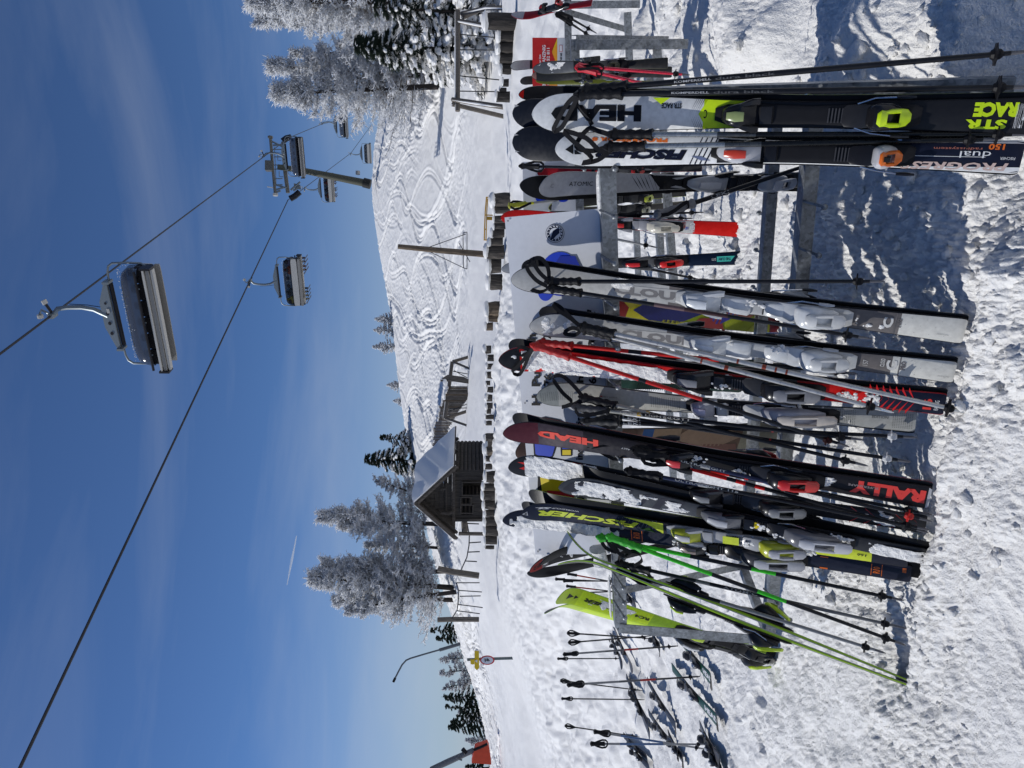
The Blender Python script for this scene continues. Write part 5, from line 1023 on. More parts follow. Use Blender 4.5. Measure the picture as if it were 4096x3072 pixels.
for i,(a,b_) in enumerate([((617,627),(634.5,672)),((615,633),(629,668)),((631,676),(655,731)),((633,678),(657,742)),((655,680),(682,732)),((657,712),(686,758)),((672,733),(690,766)),((631,735),(648,762)),((633,742),(652,772)),((706,725),(735,770)),((712,740),(737,782)),((616,578),(630,601)),((622,586),(643,612)),((652,632),(668,655))]):
    w_=['with its tip by the first stuck poles','next to the one by the first stuck poles','behind the single thin upright pole','in front of that by the single thin pole','in the middle of the field of lying skis','just nearer than the middle one','under the two blue poles','at the far left behind the blue poles','at the far left edge, beside its twin','nearest the lower left edge','running out of the picture at the left edge','far behind the lime ski tips','beside the one far behind the lime ski tips','half hidden behind the end post'][i]
    lying(a,b_,'dark ski lying on the snow '+w_,(.03,.03,.035) if i%3 else (.10,.10,.11))
# ================================================================ PALISADE OF SHORT LOGS
def dpalf(y): return float(np.interp(y,ycol,dpal))
PAL=thing('log_palisade','long row of short upright logs with snow caps along the edge of the play area','palisade',Y((500,330),dpalf(330)))
rg0=random.Random(3)
def logs(lst,mat,name='log'):
    for i,(xt,xb,y0,y1) in enumerate(lst):
        yc=(y0+y1)/2; d=dpalf(yc)-.25; a=Y((xb+1.0+rg0.uniform(-1.5,2.5),yc),d); b=Y((xt,yc),d); r=abs(float(Y((xb,y0),d)[0]-Y((xb,y1),d)[0]))/2*1.18
        rg=random.Random(int(yc*10)); mb=MB(); n=10; vs=[]
        for k,(P,f) in enumerate([(a,1),(a*.6+b*.4,1.04),(a*.15+b*.85,.98),(b,.9)]):
            for j in range(n):
                an=j*2*math.pi/n; rj=r*f*(1+rg.uniform(-.10,.10)); vs.append(P+np.array([math.cos(an)*rj,math.sin(an)*rj*.8,rg.uniform(-.02,.02)*(k==3)]))
        fs=[(k*n+j,k*n+(j+1)%n,(k+1)*n+(j+1)%n,(k+1)*n+j) for k in range(3) for j in range(n)]+[tuple(3*n+j for j in range(n))]
        mb.add(vs,fs,mat)
        mb.build(name,PAL,world=True)
        sc=MB(); sc.blob(b+np.array([rg.uniform(-.03,.03),0,r*.10]),(r*1.22,r*1.1,r*rg.uniform(.35,.65)),SNOWC,int(yc*7),9,6,.12); sc.build('snow_cap',PAL,smooth=True,world=True)
WG2=wood((.022,.019,.016),(.12,.10,.082))
logs([(486,516,14,28.5),(499,514,30,41),(498.5,513,42.5,52),(498,513,52.5,62),(501,510.5,64,73.5),(503,509,79.5,86),(500,507,88,91.5),(496.5,507,92.5,101.5)],WOODD)
logs([(493,511,194,205),(494,511.5,206,213),(494,504.5,216,222.5),(494,505,223,228.5),(492,501.5,229.5,237),(489.5,501.5,238,245),(487,502,246,258),(489.5,501,259,272),(489,503,275,289)],WG2)
logs([(487,497.5,303,314.5),(488,496.5,315,321.5),(486,490.5,323,330)],WOODB)
logs([(485,489,346,353),(486,490.5,381,385),(487,490.8,387,392),(486.5,490.5,395,401),(486.5,492,403,408),(486.5,491.5,409,413.5),(485.5,491,415,419),(485.5,490.5,421,425),(485,493,434,441),(487,492,355,361),(487,491.5,364,369),(486.5,492,372,378),(486,491,447,452),(485.5,491,456,461),(485,491,464,469)],WG2)
logs([(485.5,494,472,482),(483.5,494,483.5,490),(483,495,490.5,499.5),(484,495,500.5,508.5),(485,497,510,516.5),(485,497,517.5,525),(485,496.5,526,535),(485,495,536,544),(485,493.5,545.5,549)],WG2)
mb=MB(); P=Y((492,448),20.5); mb.blob(P,(.32,.25,.22),M(srgb(120,108,95),.9,bump=.8,sc=12),5,9,6,.2); mb.blob(P+np.array([0,.02,.14]),(.3,.22,.14),SNOWC,6,9,6,.15); tag(mb.build('boulder',smooth=True),'brown boulder with snow cap right of the hut at the palisade','boulder')
# ================================================================ SWING FRAMES
def tubew(mb,pts,r,mat=WOODG,n=9,depth=None): mb.tube([Y(p,depth) if not callable(depth) else Y(p,depth(p)) for p in pts],r,mat,n)
def swing(label,dist,beam,legs,chains,lr=.09,thick=.10,grp='log swing frames'):
    R=thing('swing_frame',label,'swing frame',Y(beam[0],dist),grp)
    def pc(name,a,b,r,da=0,db=0,bend=0,snowy=True):
        A=Y(a,dist+da);B=Y(b,dist+db); mb=MB(); m=(A+B)/2+np.array([bend,0,0]); mb.tube([A,m,B],[r*.95,r,r],WOODG,10); o=mb.build(name,R,smooth=True,world=True)
        if snowy:
            s_=MB(); up=np.array([-.25,-.1,1.])*r*.7; s_.tube([A*.98+m*.02+up,m+up,B*.98+m*.02+up],[r*.35,r*.55,r*.35],SNOWC,8); s_.build('snow_cap',R,smooth=True,world=True)
    pc('beam',beam[0],beam[1],thick)
    for a,b,db,bend in legs: pc('leg',a,b,lr,0,db,bend)
    for a,b in chains: mb=MB(); mb.tube([Y(a,dist),Y(b,dist-.05)],.022,M((.05,.05,.05),.5),6); mb.build('chain',R,world=True)
    return R
swing('big log swing frame with four chains on the right, in front of the frosted larches',28,(K('c2',2010,960),K('c2',2010,90)),[(K('c2',1965,860),(510,108),-1.6,0),(K('c2',1965,900),(510,118),1.5,0),(K('c3',70,180),(496,28),-1.4,0),(K('c3',110,150),(494,6),1.2,.05),(K('c3',100,120),(515,8),-1.6,.12)],[(K('c3',90,297),K('c3',405,325)),(K('c3',85,430),K('c3',405,433)),(K('c3',78,655),K('c3',425,690)),(K('c3',72,787),K('c3',420,792))])
swing('smaller log swing frame with slack chains right of the hut',38,(K('d7',1130,680),K('d7',1050,1310)),[(K('d7',1140,680),K('d7',1490,580),1.2,0),(K('d7',1150,690),K('d7',1500,845),-1.5,0),(K('d7',1050,1310),K('d7',1480,1170),1.2,0),(K('d7',1055,1310),K('d7',1480,1460),-1.5,0)],[(K('d7',1140,790),K('d7',1490,850)),(K('d7',1150,780),K('d7',1480,960)),(K('d7',1100,1230),K('d7',1490,1070)),(K('d7',1100,1200),K('d7',1400,1190))],lr=.085,thick=.10)
# ================================================================ HUT
def hut():
    d=22.6; base=Y(K('d6',1800,572),d); yaw=math.radians(-27); cy,sy=math.cos(yaw),math.sin(yaw)
    x=np.array([cy,sy,0]); y=np.array([-sy,cy,0]); z=np.array([0,0,1.]); R=thing('playhouse','small dark wooden hut with a snowy gable roof behind the palisade','hut',None,None,mtx(base,x,y,z))
    W=.86; H=.86; AP=2.04; RW=1.33; RZ=.84; Dp=1.7; OV=.42
    rg=random.Random(4)
    # front wall of vertical boards with three openings
    ops=[(.05+.0,.50,.02,.62),(-.28,-.05,.38,.66),(-.62,-.34,.32,.66)]  # x0,x1,z0,z1
    mb=MB(); nb=12
    for i in range(nb):
        x0=-W+2*W*i/nb; x1=x0+2*W/nb-.008; zs=[(0,H)]
        for o in ops:
            if x0<o[1]-.01 and x1>o[0]+.01: zs=[(zs[0][0],o[2]),(o[3],H)]
        for a,b in zs:
            if b-a>.03:
                mb=MB(); dd=rg.uniform(-.008,.008); mb.box(((x0+x1)/2,dd,(a+b)/2),((x1-x0)/2,.018,(b-a)/2),WOODD); mb.build('plank',R)
    for o in ops:
        mb=MB(); t=.035
        for c,h in [(((o[0]+o[1])/2,-.03,o[3]+t/2),((o[1]-o[0])/2+t,.022,t/2)),(((o[0]+o[1])/2,-.03,o[2]-t/2),((o[1]-o[0])/2+t,.022,t/2)),((o[0]-t/2,-.028,(o[2]+o[3])/2),(t/2,.021,(o[3]-o[2])/2)),((o[1]+t/2,-.028,(o[2]+o[3])/2),(t/2,.021,(o[3]-o[2])/2))]: mb.box(c,h,WOODD2)
        mb.build('window_frame',R)
    # side walls, back wall of horizontal logs
    for sx in (-1,1):
        for i in range(7):
            mb=MB(); mb.tube([(sx*W,.02,.06+i*.12),(sx*W,Dp*.5,.06+i*.12),(sx*W,Dp,.06+i*.12)],.062,WOODD2,8); mb.build('wall_log',R,smooth=True)
        mb=MB(); mb.box((sx*(W+.01),-.03,H/2),(.05,.05,H/2),WOODD); mb.build('corner_post',R)
    mb=MB(); mb.box((0,Dp,H/2),(W,.03,H/2),WOODD); mb.build('back_wall',R)
    mb=MB(); mb.box((0,-.05,H+.03),(W+.12,.05,.045),WOODD2); mb.build('lintel',R)
    # gable boards
    for i in range(8):
        z0=H+.08+i*.135; 
        wv=(W+.0)*(AP-z0-.14)/(AP-H)*1.15
        if wv<.05: break
        mb=MB(); mb.box((0,rg.uniform(-.01,.01),z0+.062),(wv,.018,.06),WOODD); mb.build('gable_board',R)
    mb=MB(); mb.box((-.02,-.05,H+.26),(.52,.02,.02),WOODD2); mb.box((-.02,-.05,H+.10),(.55,.02,.02),WOODD2); mb.box((-.02,-.035,H+.18),(.5,.012,.055),WOODD); mb.build('hatch',R)
    mb=MB(); mb.tube([(-.48,-.2,H+.42),(-.5,-.22,H+.2),(-.46,-.2,H+.03)],[.05,.06,.05],WOODD2,7); mb.build('bracket',R,smooth=True)
    mb=MB(); mb.tube([(.38,-.2,H+.42),(.42,-.2,H+.25)],[.05,.045],WOODD2,7); mb.build('bracket',R,smooth=True)
    # roof: board layer, rafters and snow on each side
    for sx in (-1,1):
        e=np.array([sx*RW,0,RZ]); a=np.array([0,0,AP]); dd=nrm(e-a); nn=np.array([-dd[2]*1.,0,dd[0]*1.]); nn=nn if nn[2]>0 else -nn; L=np.linalg.norm(e-a)
        for j in range(9):
            mb=MB(); t=(j+.5)/9; c=a+(e-a)*t+nn*.02+np.array([0,(Dp+.2-OV)/2,0]); mb.box(c,(L/18-.004,(Dp+.2+OV)/2,.014),WOODD2,(dd,np.array([0,1.,0]),nn)); mb.build('roof_board',R)
        for yy in (-OV+.02,-.12,.5,1.2):
            mb=MB(); mb.box(a+(e-a)*.5-nn*.045+np.array([0,yy,0]),(L/2+.03,.035,.04),WOODD2 if yy<-.2 else WOODD,(dd,np.array([0,1.,0]),nn)); mb.build('rafter',R)
        s_=MB(); ns,nt_=14,16; vs=[]
        th=.10 if sx>0 else .09
        for side_ in (0,1):
            for i in range(ns):
                for j in range(nt_):
                    u=i/(ns-1);v=j/(nt_-1); edge=min(1,min(u*6 if sx<0 else 1e9,(1-u)*9)+.25,min(v,1-v)*9+.3)
                    k=th*edge*(1+.25*math.sin(i*1.3+j*.7)) if side_ else 0
                    vs.append(a+(e-a)*(u*.985+.0)+nn*(.036+k)+np.array([0,-OV+.03+(Dp+.14+OV)*v,0]))
        N_=ns*nt_; fs=[(o+i*nt_+j,o+(i+1)*nt_+j,o+(i+1)*nt_+j+1,o+i*nt_+j+1) for o in (0,N_) for i in range(ns-1) for j in range(nt_-1)]
        rim=[i*nt_ for i in range(ns)]+[(ns-1)*nt_+j for j in range(1,nt_)]+[i*nt_+nt_-1 for i in range(ns-2,-1,-1)]+[j for j in range(nt_-2,0,-1)]
        fs+=[(rim[i],rim[(i+1)%len(rim)],rim[(i+1)%len(rim)]+N_,rim[i]+N_) for i in range(len(rim))]
        s_.add(vs,fs,SNOWC); s_.build('roof_snow',R,smooth=True)
hut()
# ================================================================ FENCE OF BOARDS BEHIND, POST, GATE, MAST
FN=thing('board_fence','curved fence of grey upright boards with snow on top, behind the swing frame','fence',Y((450,415),42))
rowf=[(1659,915,1025,36),(1560,925,1040,36.5),(1460,930,1080,37.5),(1400,935,1105,38),(1330,965,1160,39),(1250,978,1190,40),(1180,1000,1230,41),(1100,1050,1290,42),(1040,1060,1300,43),(950,1105,1290,44)]
ys_=[a[0] for a in rowf][::-1]
yy=1659; k=0
while yy>945:
    g=lambda i: float(np.interp(yy,ys_,[a[i] for a in rowf][::-1])); rg=random.Random(k)
    t=K('d7',g(1)+rg.uniform(-16,14),yy); b=K('d7',g(2)+6,yy); d=float(ground(b)[1])-.1; A=Y(b,d);B=Y(t,d); h=np.linalg.norm(B-A); mb=MB()
    mb.box((A+B)/2+np.array([0,rg.uniform(-.03,.03),0]),(.036+.008*rg.random(),.014,h/2),WOODG if k%4 else WOODB); mb.build('board',FN,world=True)
    if k%2==0: s_=MB(); s_.blob(B+np.array([0,0,.03]),(.13,.07,.05),SNOWC,k,7,5,.15); s_.build('snow_cap',FN,smooth=True,world=True)
    yy-=17; k+=1
mb=MB(); A=Y(K('d7',1370,900),37);B=Y(K('d7',1000,885),37); R=thing('carved_post','leaning grey wooden slab post with a small snowy roof, behind the smaller swing frame','post',A)
mb.box((A+B)/2,(.05,.05,np.linalg.norm(B-A)/2),WOODG); mb.build('post',R,world=True)
mb=MB(); mb.add([Y(K('d7',1010,870),37),Y(K('d7',1080,825),37),Y(K('d7',1260,850),37),Y(K('d7',1380,915),37),Y(K('d7',1375,935),37),Y(K('d7',1130,900),37)],[(0,1,2,3,4,5)],WOODG); v0=list(mb.v); mb.add([np.array(q)+np.array([0,.12,0]) for q in v0],[(5,4,3,2,1,0)],WOODG); mb.f+=[(i,6+i,6+(i+1)%6,(i+1)%6) for i in range(6)]; mb.m+=[0]*6; mb.build('slab',R,world=True)
mb=MB(); mb.blob(Y(K('d7',1050,905),36.9),(.16,.1,.1),SNOWC,3,8,5,.1); mb.build('snow_cap',R,smooth=True,world=True)
# yellow frame
R=thing('yellow_barrier','yellow tubular metal barrier frame on the snow above the palisade','barrier',Y(K('c5',170,600),24)); YM=M(srgb(200,150,30),.4)
def tb(R,name,pts,r,mat,d,n=7): mb=MB(); mb.tube([Y(p,d) for p in pts],r,mat,n); return mb.build(name,R,smooth=True,world=True)
tb(R,'rail',[K('c5',82,800),K('c5',90,560),K('c5',102,415)],.022,YM,24); tb(R,'rail',[K('c5',98,790),K('c5',104,560),K('c5',112,430)],.018,YM,24)
for yv,x0,x1 in [(795,82,112),(575,90,175),(418,102,145),(600,104,150),(700,90,104)]: tb(R,'post',[K('c5',x0,yv),K('c5',x1,yv+3)],.02,YM,24)
mb=MB(); mb.box(Y(K('c5',128,605),24),(.05,.04,.10),M(srgb(170,130,30),.5)); mb.build('lamp_box',R,world=True)
# mast
R=thing('wooden_mast','weathered wooden mast with wire rings and guy wires on the lower ski slope','mast',Y((484,253),26)); 
mb=MB(); mb.tube([Y((488,254.5),26),Y((440,250.5),26),Y((398,246.5),26)],[.115,.10,.085],WOODB,10); mb.build('pole',R,smooth=True,world=True)
WIRE=M((.06,.06,.065),.5,.3)
for a,b in [((463,233),(463.5,268)),((467,232),(467,269)),((463,233),(467,232)),((463.5,268),(467,269)),((459,243),(470,262)),((424,249),(466,234)),((424,249),(464,268))]: tb(R,'wire',[a,b],.014,WIRE,26,5)
# ================================================================ ROPE FENCE, SIGN POST, LANCES
R=thing('rope_fence','low rope fence with thin pickets and two thick leaning posts, left of the hut','fence',Y((470,600),24))
tb(R,'post',[K('d6',1355,1290),K('d6',1500,1320),K('d6',1760,1357)],.105,WOODG,24); tb(R,'post',[K('d5',1437,348),K('d5',1560,343),K('d5',1805,344)],.085,WOODG,25); tb(R,'post',[K('d6',1560,945),K('d6',1815,948)],.06,WOODG,23.5); tb(R,'post',[K('d6',1615,830),K('d6',1620,925)],.10,WOODG,23.5)
tb(R,'rope',[K('d6',1640,830),K('d6',1665,960),K('d6',1662,1060),K('d6',1640,1180),K('d6',1580,1310)],.02,WIRE,23.8,5); tb(R,'rope',[K('d5',1605,20),K('d5',1625,90),K('d5',1620,200),K('d5',1610,265),K('d5',1565,335)],.02,WIRE,24.6,5)
for a,b in [((1645,845),(1760,850)),((1665,945),(1770,942)),((1668,1035),(1780,1027)),((1655,1127),(1768,1122)),((1630,1215),(1740,1220))]: tb(R,'picket',[K('d6',*a),K('d6',*b)],.02,WIRE,23.8,5)
for a,b in [((1605,20),(1810,20)),((1625,88),(1830,102)),((1635,140),(1820,136)),((1620,212),(1838,240)),((1610,268),(1812,294))]: tb(R,'picket',[K('d5',*a),K('d5',*b)],.018,WIRE,24.6,5)
R=thing('trail_sign_post','thin grey post with a yellow arrow sign and a round red-rimmed prohibition sign','sign post',Y(K('d5',2205,685),26)); d=26
tb(R,'post',[K('d5',2210,684),K('d5',1700,700)],.05,M(srgb(95,105,105),.5),d)
YS=M(srgb(205,175,20),.4,var=.05)
def slab(R,name,pts,d,mat,t=.03): 
    P=[Y(p,d) for p in pts]; n=len(P); mb=MB(); mb.add(P+[p+np.array([0,t,0]) for p in P],[tuple(range(n)),tuple(range(n,2*n))[::-1]]+[(i,n+i,n+(i+1)%n,(i+1)%n) for i in range(n)],mat); return mb.build(name,R,world=True)
slab(R,'arrow_board',[K('d5',*p) for p in [(1765,625),(1805,625),(1807,775),(1786,795),(1766,775)]],d-.09,YS); slab(R,'arrow_board',[K('d5',*p) for p in [(1728,700),(1765,700),(1765,742),(1745,744),(1730,738)]],d-.13,YS)
slab(R,'white_triangle',[K('d5',*p) for p in [(1768,712),(1790,700),(1790,730)]],d-.14,M(srgb(210,210,210),.4))
slab(R,'round_sign',circ(*K('d5',1878,706),7.3,4.6,26),d-.1,M(srgb(190,40,44),.4,var=.05)); slab(R,'sign_face',circ(*K('d5',1878,706),5.9,3.6,24),d-.12,M(srgb(200,205,215),.4,var=.05),.01)
for a,b in [((1858,690),(1862,720)),((1885,715),(1882,695)),((1862,705),(1890,705)),((1875,690),(1900,712))]: tb(R,'pictogram',[K('d5',*a),K('d5',*b)],.014,BLACK,d-.15,5)
R=thing('snow_lance','thin bent snow-making lance rising from the ridge on the left','snow lance',Y(K('d5',1635,563),40)); LM=M(srgb(90,95,100),.5,.2)
tb(R,'base_tube',[K('d5',1640,560),K('d5',1455,615)],.09,LM,40); tb(R,'mast',[K('d5',1460,612),K('d5',1320,652),K('d5',1200,688),K('d5',1160,706),K('d5',1125,745),K('d5',1090,810),K('d5',1060,870)],.045,LM,40); tb(R,'nozzle_head',[K('d5',1064,862),K('d5',1047,897)],.07,BLACK,40)
R=thing('snow_gun_tower','grey snow gun arm with orange crash padding at the far left edge','snow gun',Y(K('d5',1890,1480),44)); d=44
tb(R,'arm',[K('d5',1380,1675),K('d5',1540,1600),K('d5',1760,1500)],[.17,.18,.15],M(srgb(110,112,115),.5,.3),d,10); tb(R,'arm_rail',[K('d5',1600,1570),K('d5',1655,1590)],.05,LM,d-.3); tb(R,'clamp',[K('d5',1660,1490),K('d5',1690,1525)],.13,BLACK,d-.2)
OP=M(srgb(200,70,40),.6,bump=.4,sc=3)
P=[K('d5',*p) for p in [(1770,1480),(1880,1440),(1895,1480),(1915,1630),(1740,1615)]]; slab(R,'crash_pad',P,d-.3,OP,.5); tb(R,'pad_strap',[K('d5',1760,1500),K('d5',1830,1470),K('d5',1880,1445)],.08,BLACK,d-.4)
# ================================================================ CHAIRLIFT
LG=M(srgb(118,126,130),.45,.5); DK=M((.02,.02,.024),.4); SEATG=M(srgb(128,126,122),.55); SEATL=M(srgb(170,168,163),.55)
def bubble_mat():
    m,t,b=newmat('tinted_bubble'); b.inputs['Base Color'].default_value=(.045,.052,.068,1); b.inputs['Roughness'].default_value=.12; b.inputs['Alpha'].default_value=.93; b.inputs['Coat Weight'].default_value=.5
    return m
BUB=bubble_mat()
def chair():
    R=thing('lift_chair','','chairlift chair',(0,0,0),'chairs of the ski lift'); R.matrix_world=Matrix.Identity(4); PM[R.name]=Matrix.Identity(4)
    W=1.62 # origin at the rope grip; everything hangs down (-z); width along x, travel direction y
    def tub(name,pts,r,mat,par=R,n=8): mb=MB(); mb.tube(pts,r,mat,n); return mb.build(name,par,smooth=True)
    g=MB(); g.box((0,0,-.02),(.07,.16,.09),LG); g.tube([(0,-.55,0),(0,-.1,.02),(0,.1,.02),(0,.55,0)],.03,DK,6); g.tube([(0,0,.0),(.16,0,.32),(.02,0,.42)],.035,LG,7); g.tube([(.0,.0,.42),(-.10,0,.42)],.10,SEATL,10); g.tube([(.0,0,-.05),(.35,0,.12)],.05,DK,7); g.tube([(.35,0,.12),(.47,0,.16)],.09,SEATL,10); gp=g.build('rope_grip',R,smooth=True)
    tub('hanger_arm',[(.02,0,-.05),(.20,0,-.25),(.25,0,-.6),(.26,0,-1.1),(.20,0,-1.5),(.0,0,-1.95)],[.07,.075,.07,.07,.07,.08],LG)
    tub('cable_line',[(.36,0,-.7),(.34,0,-1.3),(.28,0,-1.75)],.012,DK)
    mb=MB(); z1,z0=-1.78,-2.16; P=[(-1.05,z0),(1.05,z0),(1.05,z0+.10),(.45,z1),(-.35,z1+.0),(-1.05,z0+.12)]
    vs=[(a,-.06,b) for a,b in P]+[(a,.06,b) for a,b in P]; mb.add(vs,[(0,1,2,3,4,5),(11,10,9,8,7,6)]+[(i,6+i,6+(i+1)%6,(i+1)%6) for i in range(6)],LG); be=mb.build('carrier_beam',R)
    for sx in (-.55,-.22,.1,.42):
        mb=MB(); mb.tube([(sx,-.063,-1.98),(sx,-.072,-1.98)],.055 if sx<.3 else .04,DK,10); mb.build('beam_hole',be)
    mb=MB(); mb.box((.18,-.07,-2.02),(.07,.005,.05),SEATL); mb.build('number_plate',be); 
    tub('cross_tube',[(-1.0,.14,-2.2),(0,.14,-2.2),(1.0,.14,-2.2)],.075,DK)
    for sx in (-1,1):
        mb=MB(); mb.box((sx*1.07,.03,-2.16),(.035,.17,.11),LG); mb.build('end_bracket',R)
        tub('side_hoop',[(sx*1.05,.1,-2.18),(sx*1.35,.1,-2.2),(sx*1.52,.1,-2.26),(sx*1.62,.1,-2.42),(sx*1.64,.12,-2.9),(sx*1.60,.2,-3.35),(sx*1.5,.1,-3.62)],.036,LG)
    # bubble: curved shell
    mb=MB(); nu,nv=22,9; vs=[]
    for i in range(nu):
        t=-1+2*i/(nu-1); ex=W*.95*t; cap=(1-abs(t)**6)
        for j in range(nv):
            a=math.radians(-15+125*j/(nv-1)); rr_=.62*(.55+.45*cap**.5) ; vs.append((ex,.12+rr_*math.cos(a)*-1.05,-3.28+(rr_*1.05)*math.sin(a)))
    mb.add(vs,[(i*nv+j,i*nv+j+1,(i+1)*nv+j+1,(i+1)*nv+j) for i in range(nu-1) for j in range(nv-1)],BUB)
    for i in (0,nu-1): mb.add([vs[i*nv+j] for j in range(nv)]+[(vs[i*nv][0],.3,-3.35)],[tuple(range(nv+1))],BUB)
    bb=mb.build('bubble',R,smooth=True)
    sm=MB()
    for k in range(260):
        t=random.uniform(-.9,.98); a=math.radians(random.gauss(80,20)); rr_=.645; 
        if 10<math.degrees(a)<118: sm.blob((W*.95*t,.12-rr_*math.cos(a)*1.05,-3.28+rr_*1.05*math.sin(a)),(.012,.012,.012),SNOWC,k,4,3,.2)
    o=sm.build('frost_speck',bb); o['kind']='stuff'
    tub('bubble_rim',[(-W*.97,-.5,-3.42),(0,-.52,-3.42),(W*.97,-.5,-3.42)],.045,DK)
    # head rests, backrests and seats
    for i in range(6):
        x=-1.32+.528*i; mb=MB(); mb.loft([(.16,.11,-3.02,-2.86,x),(.19,.13,-3.05,-2.82,x),(.24,.10,-3.02,-2.86,x)],DK,8,3); mb.build('headrest',R,smooth=True)
        mb=MB(); mb.box((x,.10,-3.48),(.245,.16,.26),DK); mb.build('backrest',R)
    for i in (0,1,2):
        x=-1.05+1.05*i; mb=MB(); mb.tube([(x,-.05,-3.05),(x,-.45,-3.2),(x,-.5,-3.5)],.022,LG,6); mb.build('safety_bar',R,smooth=True)
    mb=MB(); mb.loft([(.27,W*.98,-3.72,-3.28),(.31,W*.98,-3.72,-3.26)],SEATL,10,8); mb.build('back_panel',R,smooth=True)
    mb=MB(); mb.loft([(.22,W*.98,-3.98,-3.74),(.30,W*.98,-3.96,-3.76)],SEATG,10,8); mb.build('seat_back',R,smooth=True)
    for j,(zz,hh,mt_) in enumerate([(-3.70,.045,SEATL),(-3.82,.08,SEATG),(-3.95,.055,SEATL)]):
        mb=MB(); mb.loft([(-.50+.05*j,W,zz-hh*.8,zz+hh*.8),(-.48+.05*j,W,zz-hh*.9,zz+hh*.9),(-.30+.05*j,W,zz-hh+.02,zz+hh+.02)],mt_,10,8); mb.build('seat_panel',R,smooth=True)
    for sx in (-1,1): mb=MB(); mb.box((sx*(W+.02),-.34,-3.78),(.03,.17,.18),DK); mb.build('end_cheek',R)
    index_kids(R); return R
CH=chair()
def chair_mtx(px,depth,yaw,sc=1.,fac=0): 
    P=Y(px,depth); c,s_=math.cos(yaw),math.sin(yaw); return mtx(P,(c*sc,s_*sc,0),(-s_*sc,c*sc,0),(0,0,sc))
yw=math.radians(-27)
place_list=[((52,315),23.0,yw,1.0,'nearest lift chair hanging large against the sky, dark bubble closed'),((263.6,156),63,yw,1.0,'dark lift chair passing right in front of the lift tower'),((250,280.5),50,yw+math.pi,1.03,'lift chair with riders alone in the sky between the two nearest towers and trees'),((305,187.5),88,yw+math.pi,1.0,'lift chair with riders hanging left of the tower pole'),((351,153),126,yw+math.pi,1.0,'small lift chair low over the ridge right of the tower'),((322,124),98,yw,1.0,'small lift chair half hidden behind the frosted larch')]
CH['label']=place_list[0][4]; 
chairs=[CH]
for k,(px,d,a,sc,lab) in enumerate(place_list):
    mt=chair_mtx(px,d,a,sc)
    mt=mt@Matrix.Diagonal((1,1,.84,1))
    if k==0: CH.matrix_world=mt; PM[CH.name]=mt
    else: chairs.append(copy_tree(CH,mt,lab))
CH['label']='nearest lift chair hanging large against the sky, dark bubble closed'; chairs[2]['label']='lift chair with riders alone in the sky left of the tower'
# ropes
def rope(label,pts,r=.035):
    mb=MB(); mb.tube(pts,r,M((.035,.035,.04),.5,.3),6,False); o=mb.build('lift_rope'); tag(o,label,'rope','ropes of the ski lift')
TA=Y((289.5,137.5),70); TB=Y((288,200),70); nearA=Y((52,315),23); v=nearA-TA
rope('steel lift rope carrying the nearest chair up to the right side of the tower',[nearA+v*.8,nearA,TA,Y((322,124),98),Y((350,118),150)])
cB=Y((250,280.5),50); v=cB-TB
rope('steel lift rope running down to the left below the nearest chair',[cB+v*1.65,cB,TB,Y((305,187.5),88),Y((351,153),126),Y((372,124),165)],.042)
# tower
R=thing('lift_tower','tapered olive-grey lift tower with crossarm and ladders behind a chair','lift tower',Y((369,182.5),70)); d=70
OL=M(srgb(84,84,72),.5,var=.1)
mb=MB(); mb.tube([Y((369.5,184),d),Y((330,176),d),Y((300,170),d),Y((278,167),d)],[.36,.31,.27,.25],OL,20); mb.build('tower_pole',R,smooth=True,world=True)
mb=MB(); mb.tube([Y((370.5,184.3),d),Y((363.5,182.5),d)],[.45,.45],M((.03,.03,.028),.5),18); mb.build('base_ring',R,smooth=True,world=True)
def tw(name,pts,r,mat=LG,dd=d,n=6): mb=MB(); mb.tube([Y(K('d8',*p),dd) for p in pts],r,mat,n); return mb.build(name,R,smooth=True,world=True)
ARM=M(srgb(100,98,92),.5,.3)
tw('upper_crossarm',[(300,165),(335,620),(375,1040)],.14,ARM); tw('lower_crossarm',[(490,250),(520,700),(560,1000)],.19,ARM,d+.2); tw('sheave_train',[(480,240),(540,195),(610,180)],.28,DK); tw('sheave_train',[(590,1090),(660,1050),(735,985)],.28,DK)
for a,b in [((320,240),(480,320)),((340,300),(500,290)),((350,870),(540,930)),((370,960),(500,920)),((360,1000),(450,970)),((600,960),(740,840)),((640,970),(740,900)),((575,1050),(660,1060))]: tw('brace',[a,b],.09)
for y0 in (360,470,590,650,790,880): tw('railing',[(355,y0),(480,y0)],.05); 
tw('railing',[(410,420),(410,520),(460,522)],.035); tw('railing',[(430,680),(432,760),(490,765)],.035); tw('catwalk',[(360,330),(375,600),(385,880)],.035)
for k in range(9): tw('ladder_rung',[(650+k*11,860+k*3),(660+k*11,930+k*3)],.035)
mb=MB(); mb.box(Y(K('d8',285,605),d),(.45,.3,.33),ARM); mb.build('cable_drum',R,world=True)
tw('antenna',[(255,910),(345,925)],.05,SEATL); tw('pole_bracket',[(1590,680),(1590,730)],.22,SEATL)
tw('crossarm_end',[(300,165),(300,195)],.24,ARM); tw('crossarm_end',[(375,1010),(375,1045)],.24,SEATL)
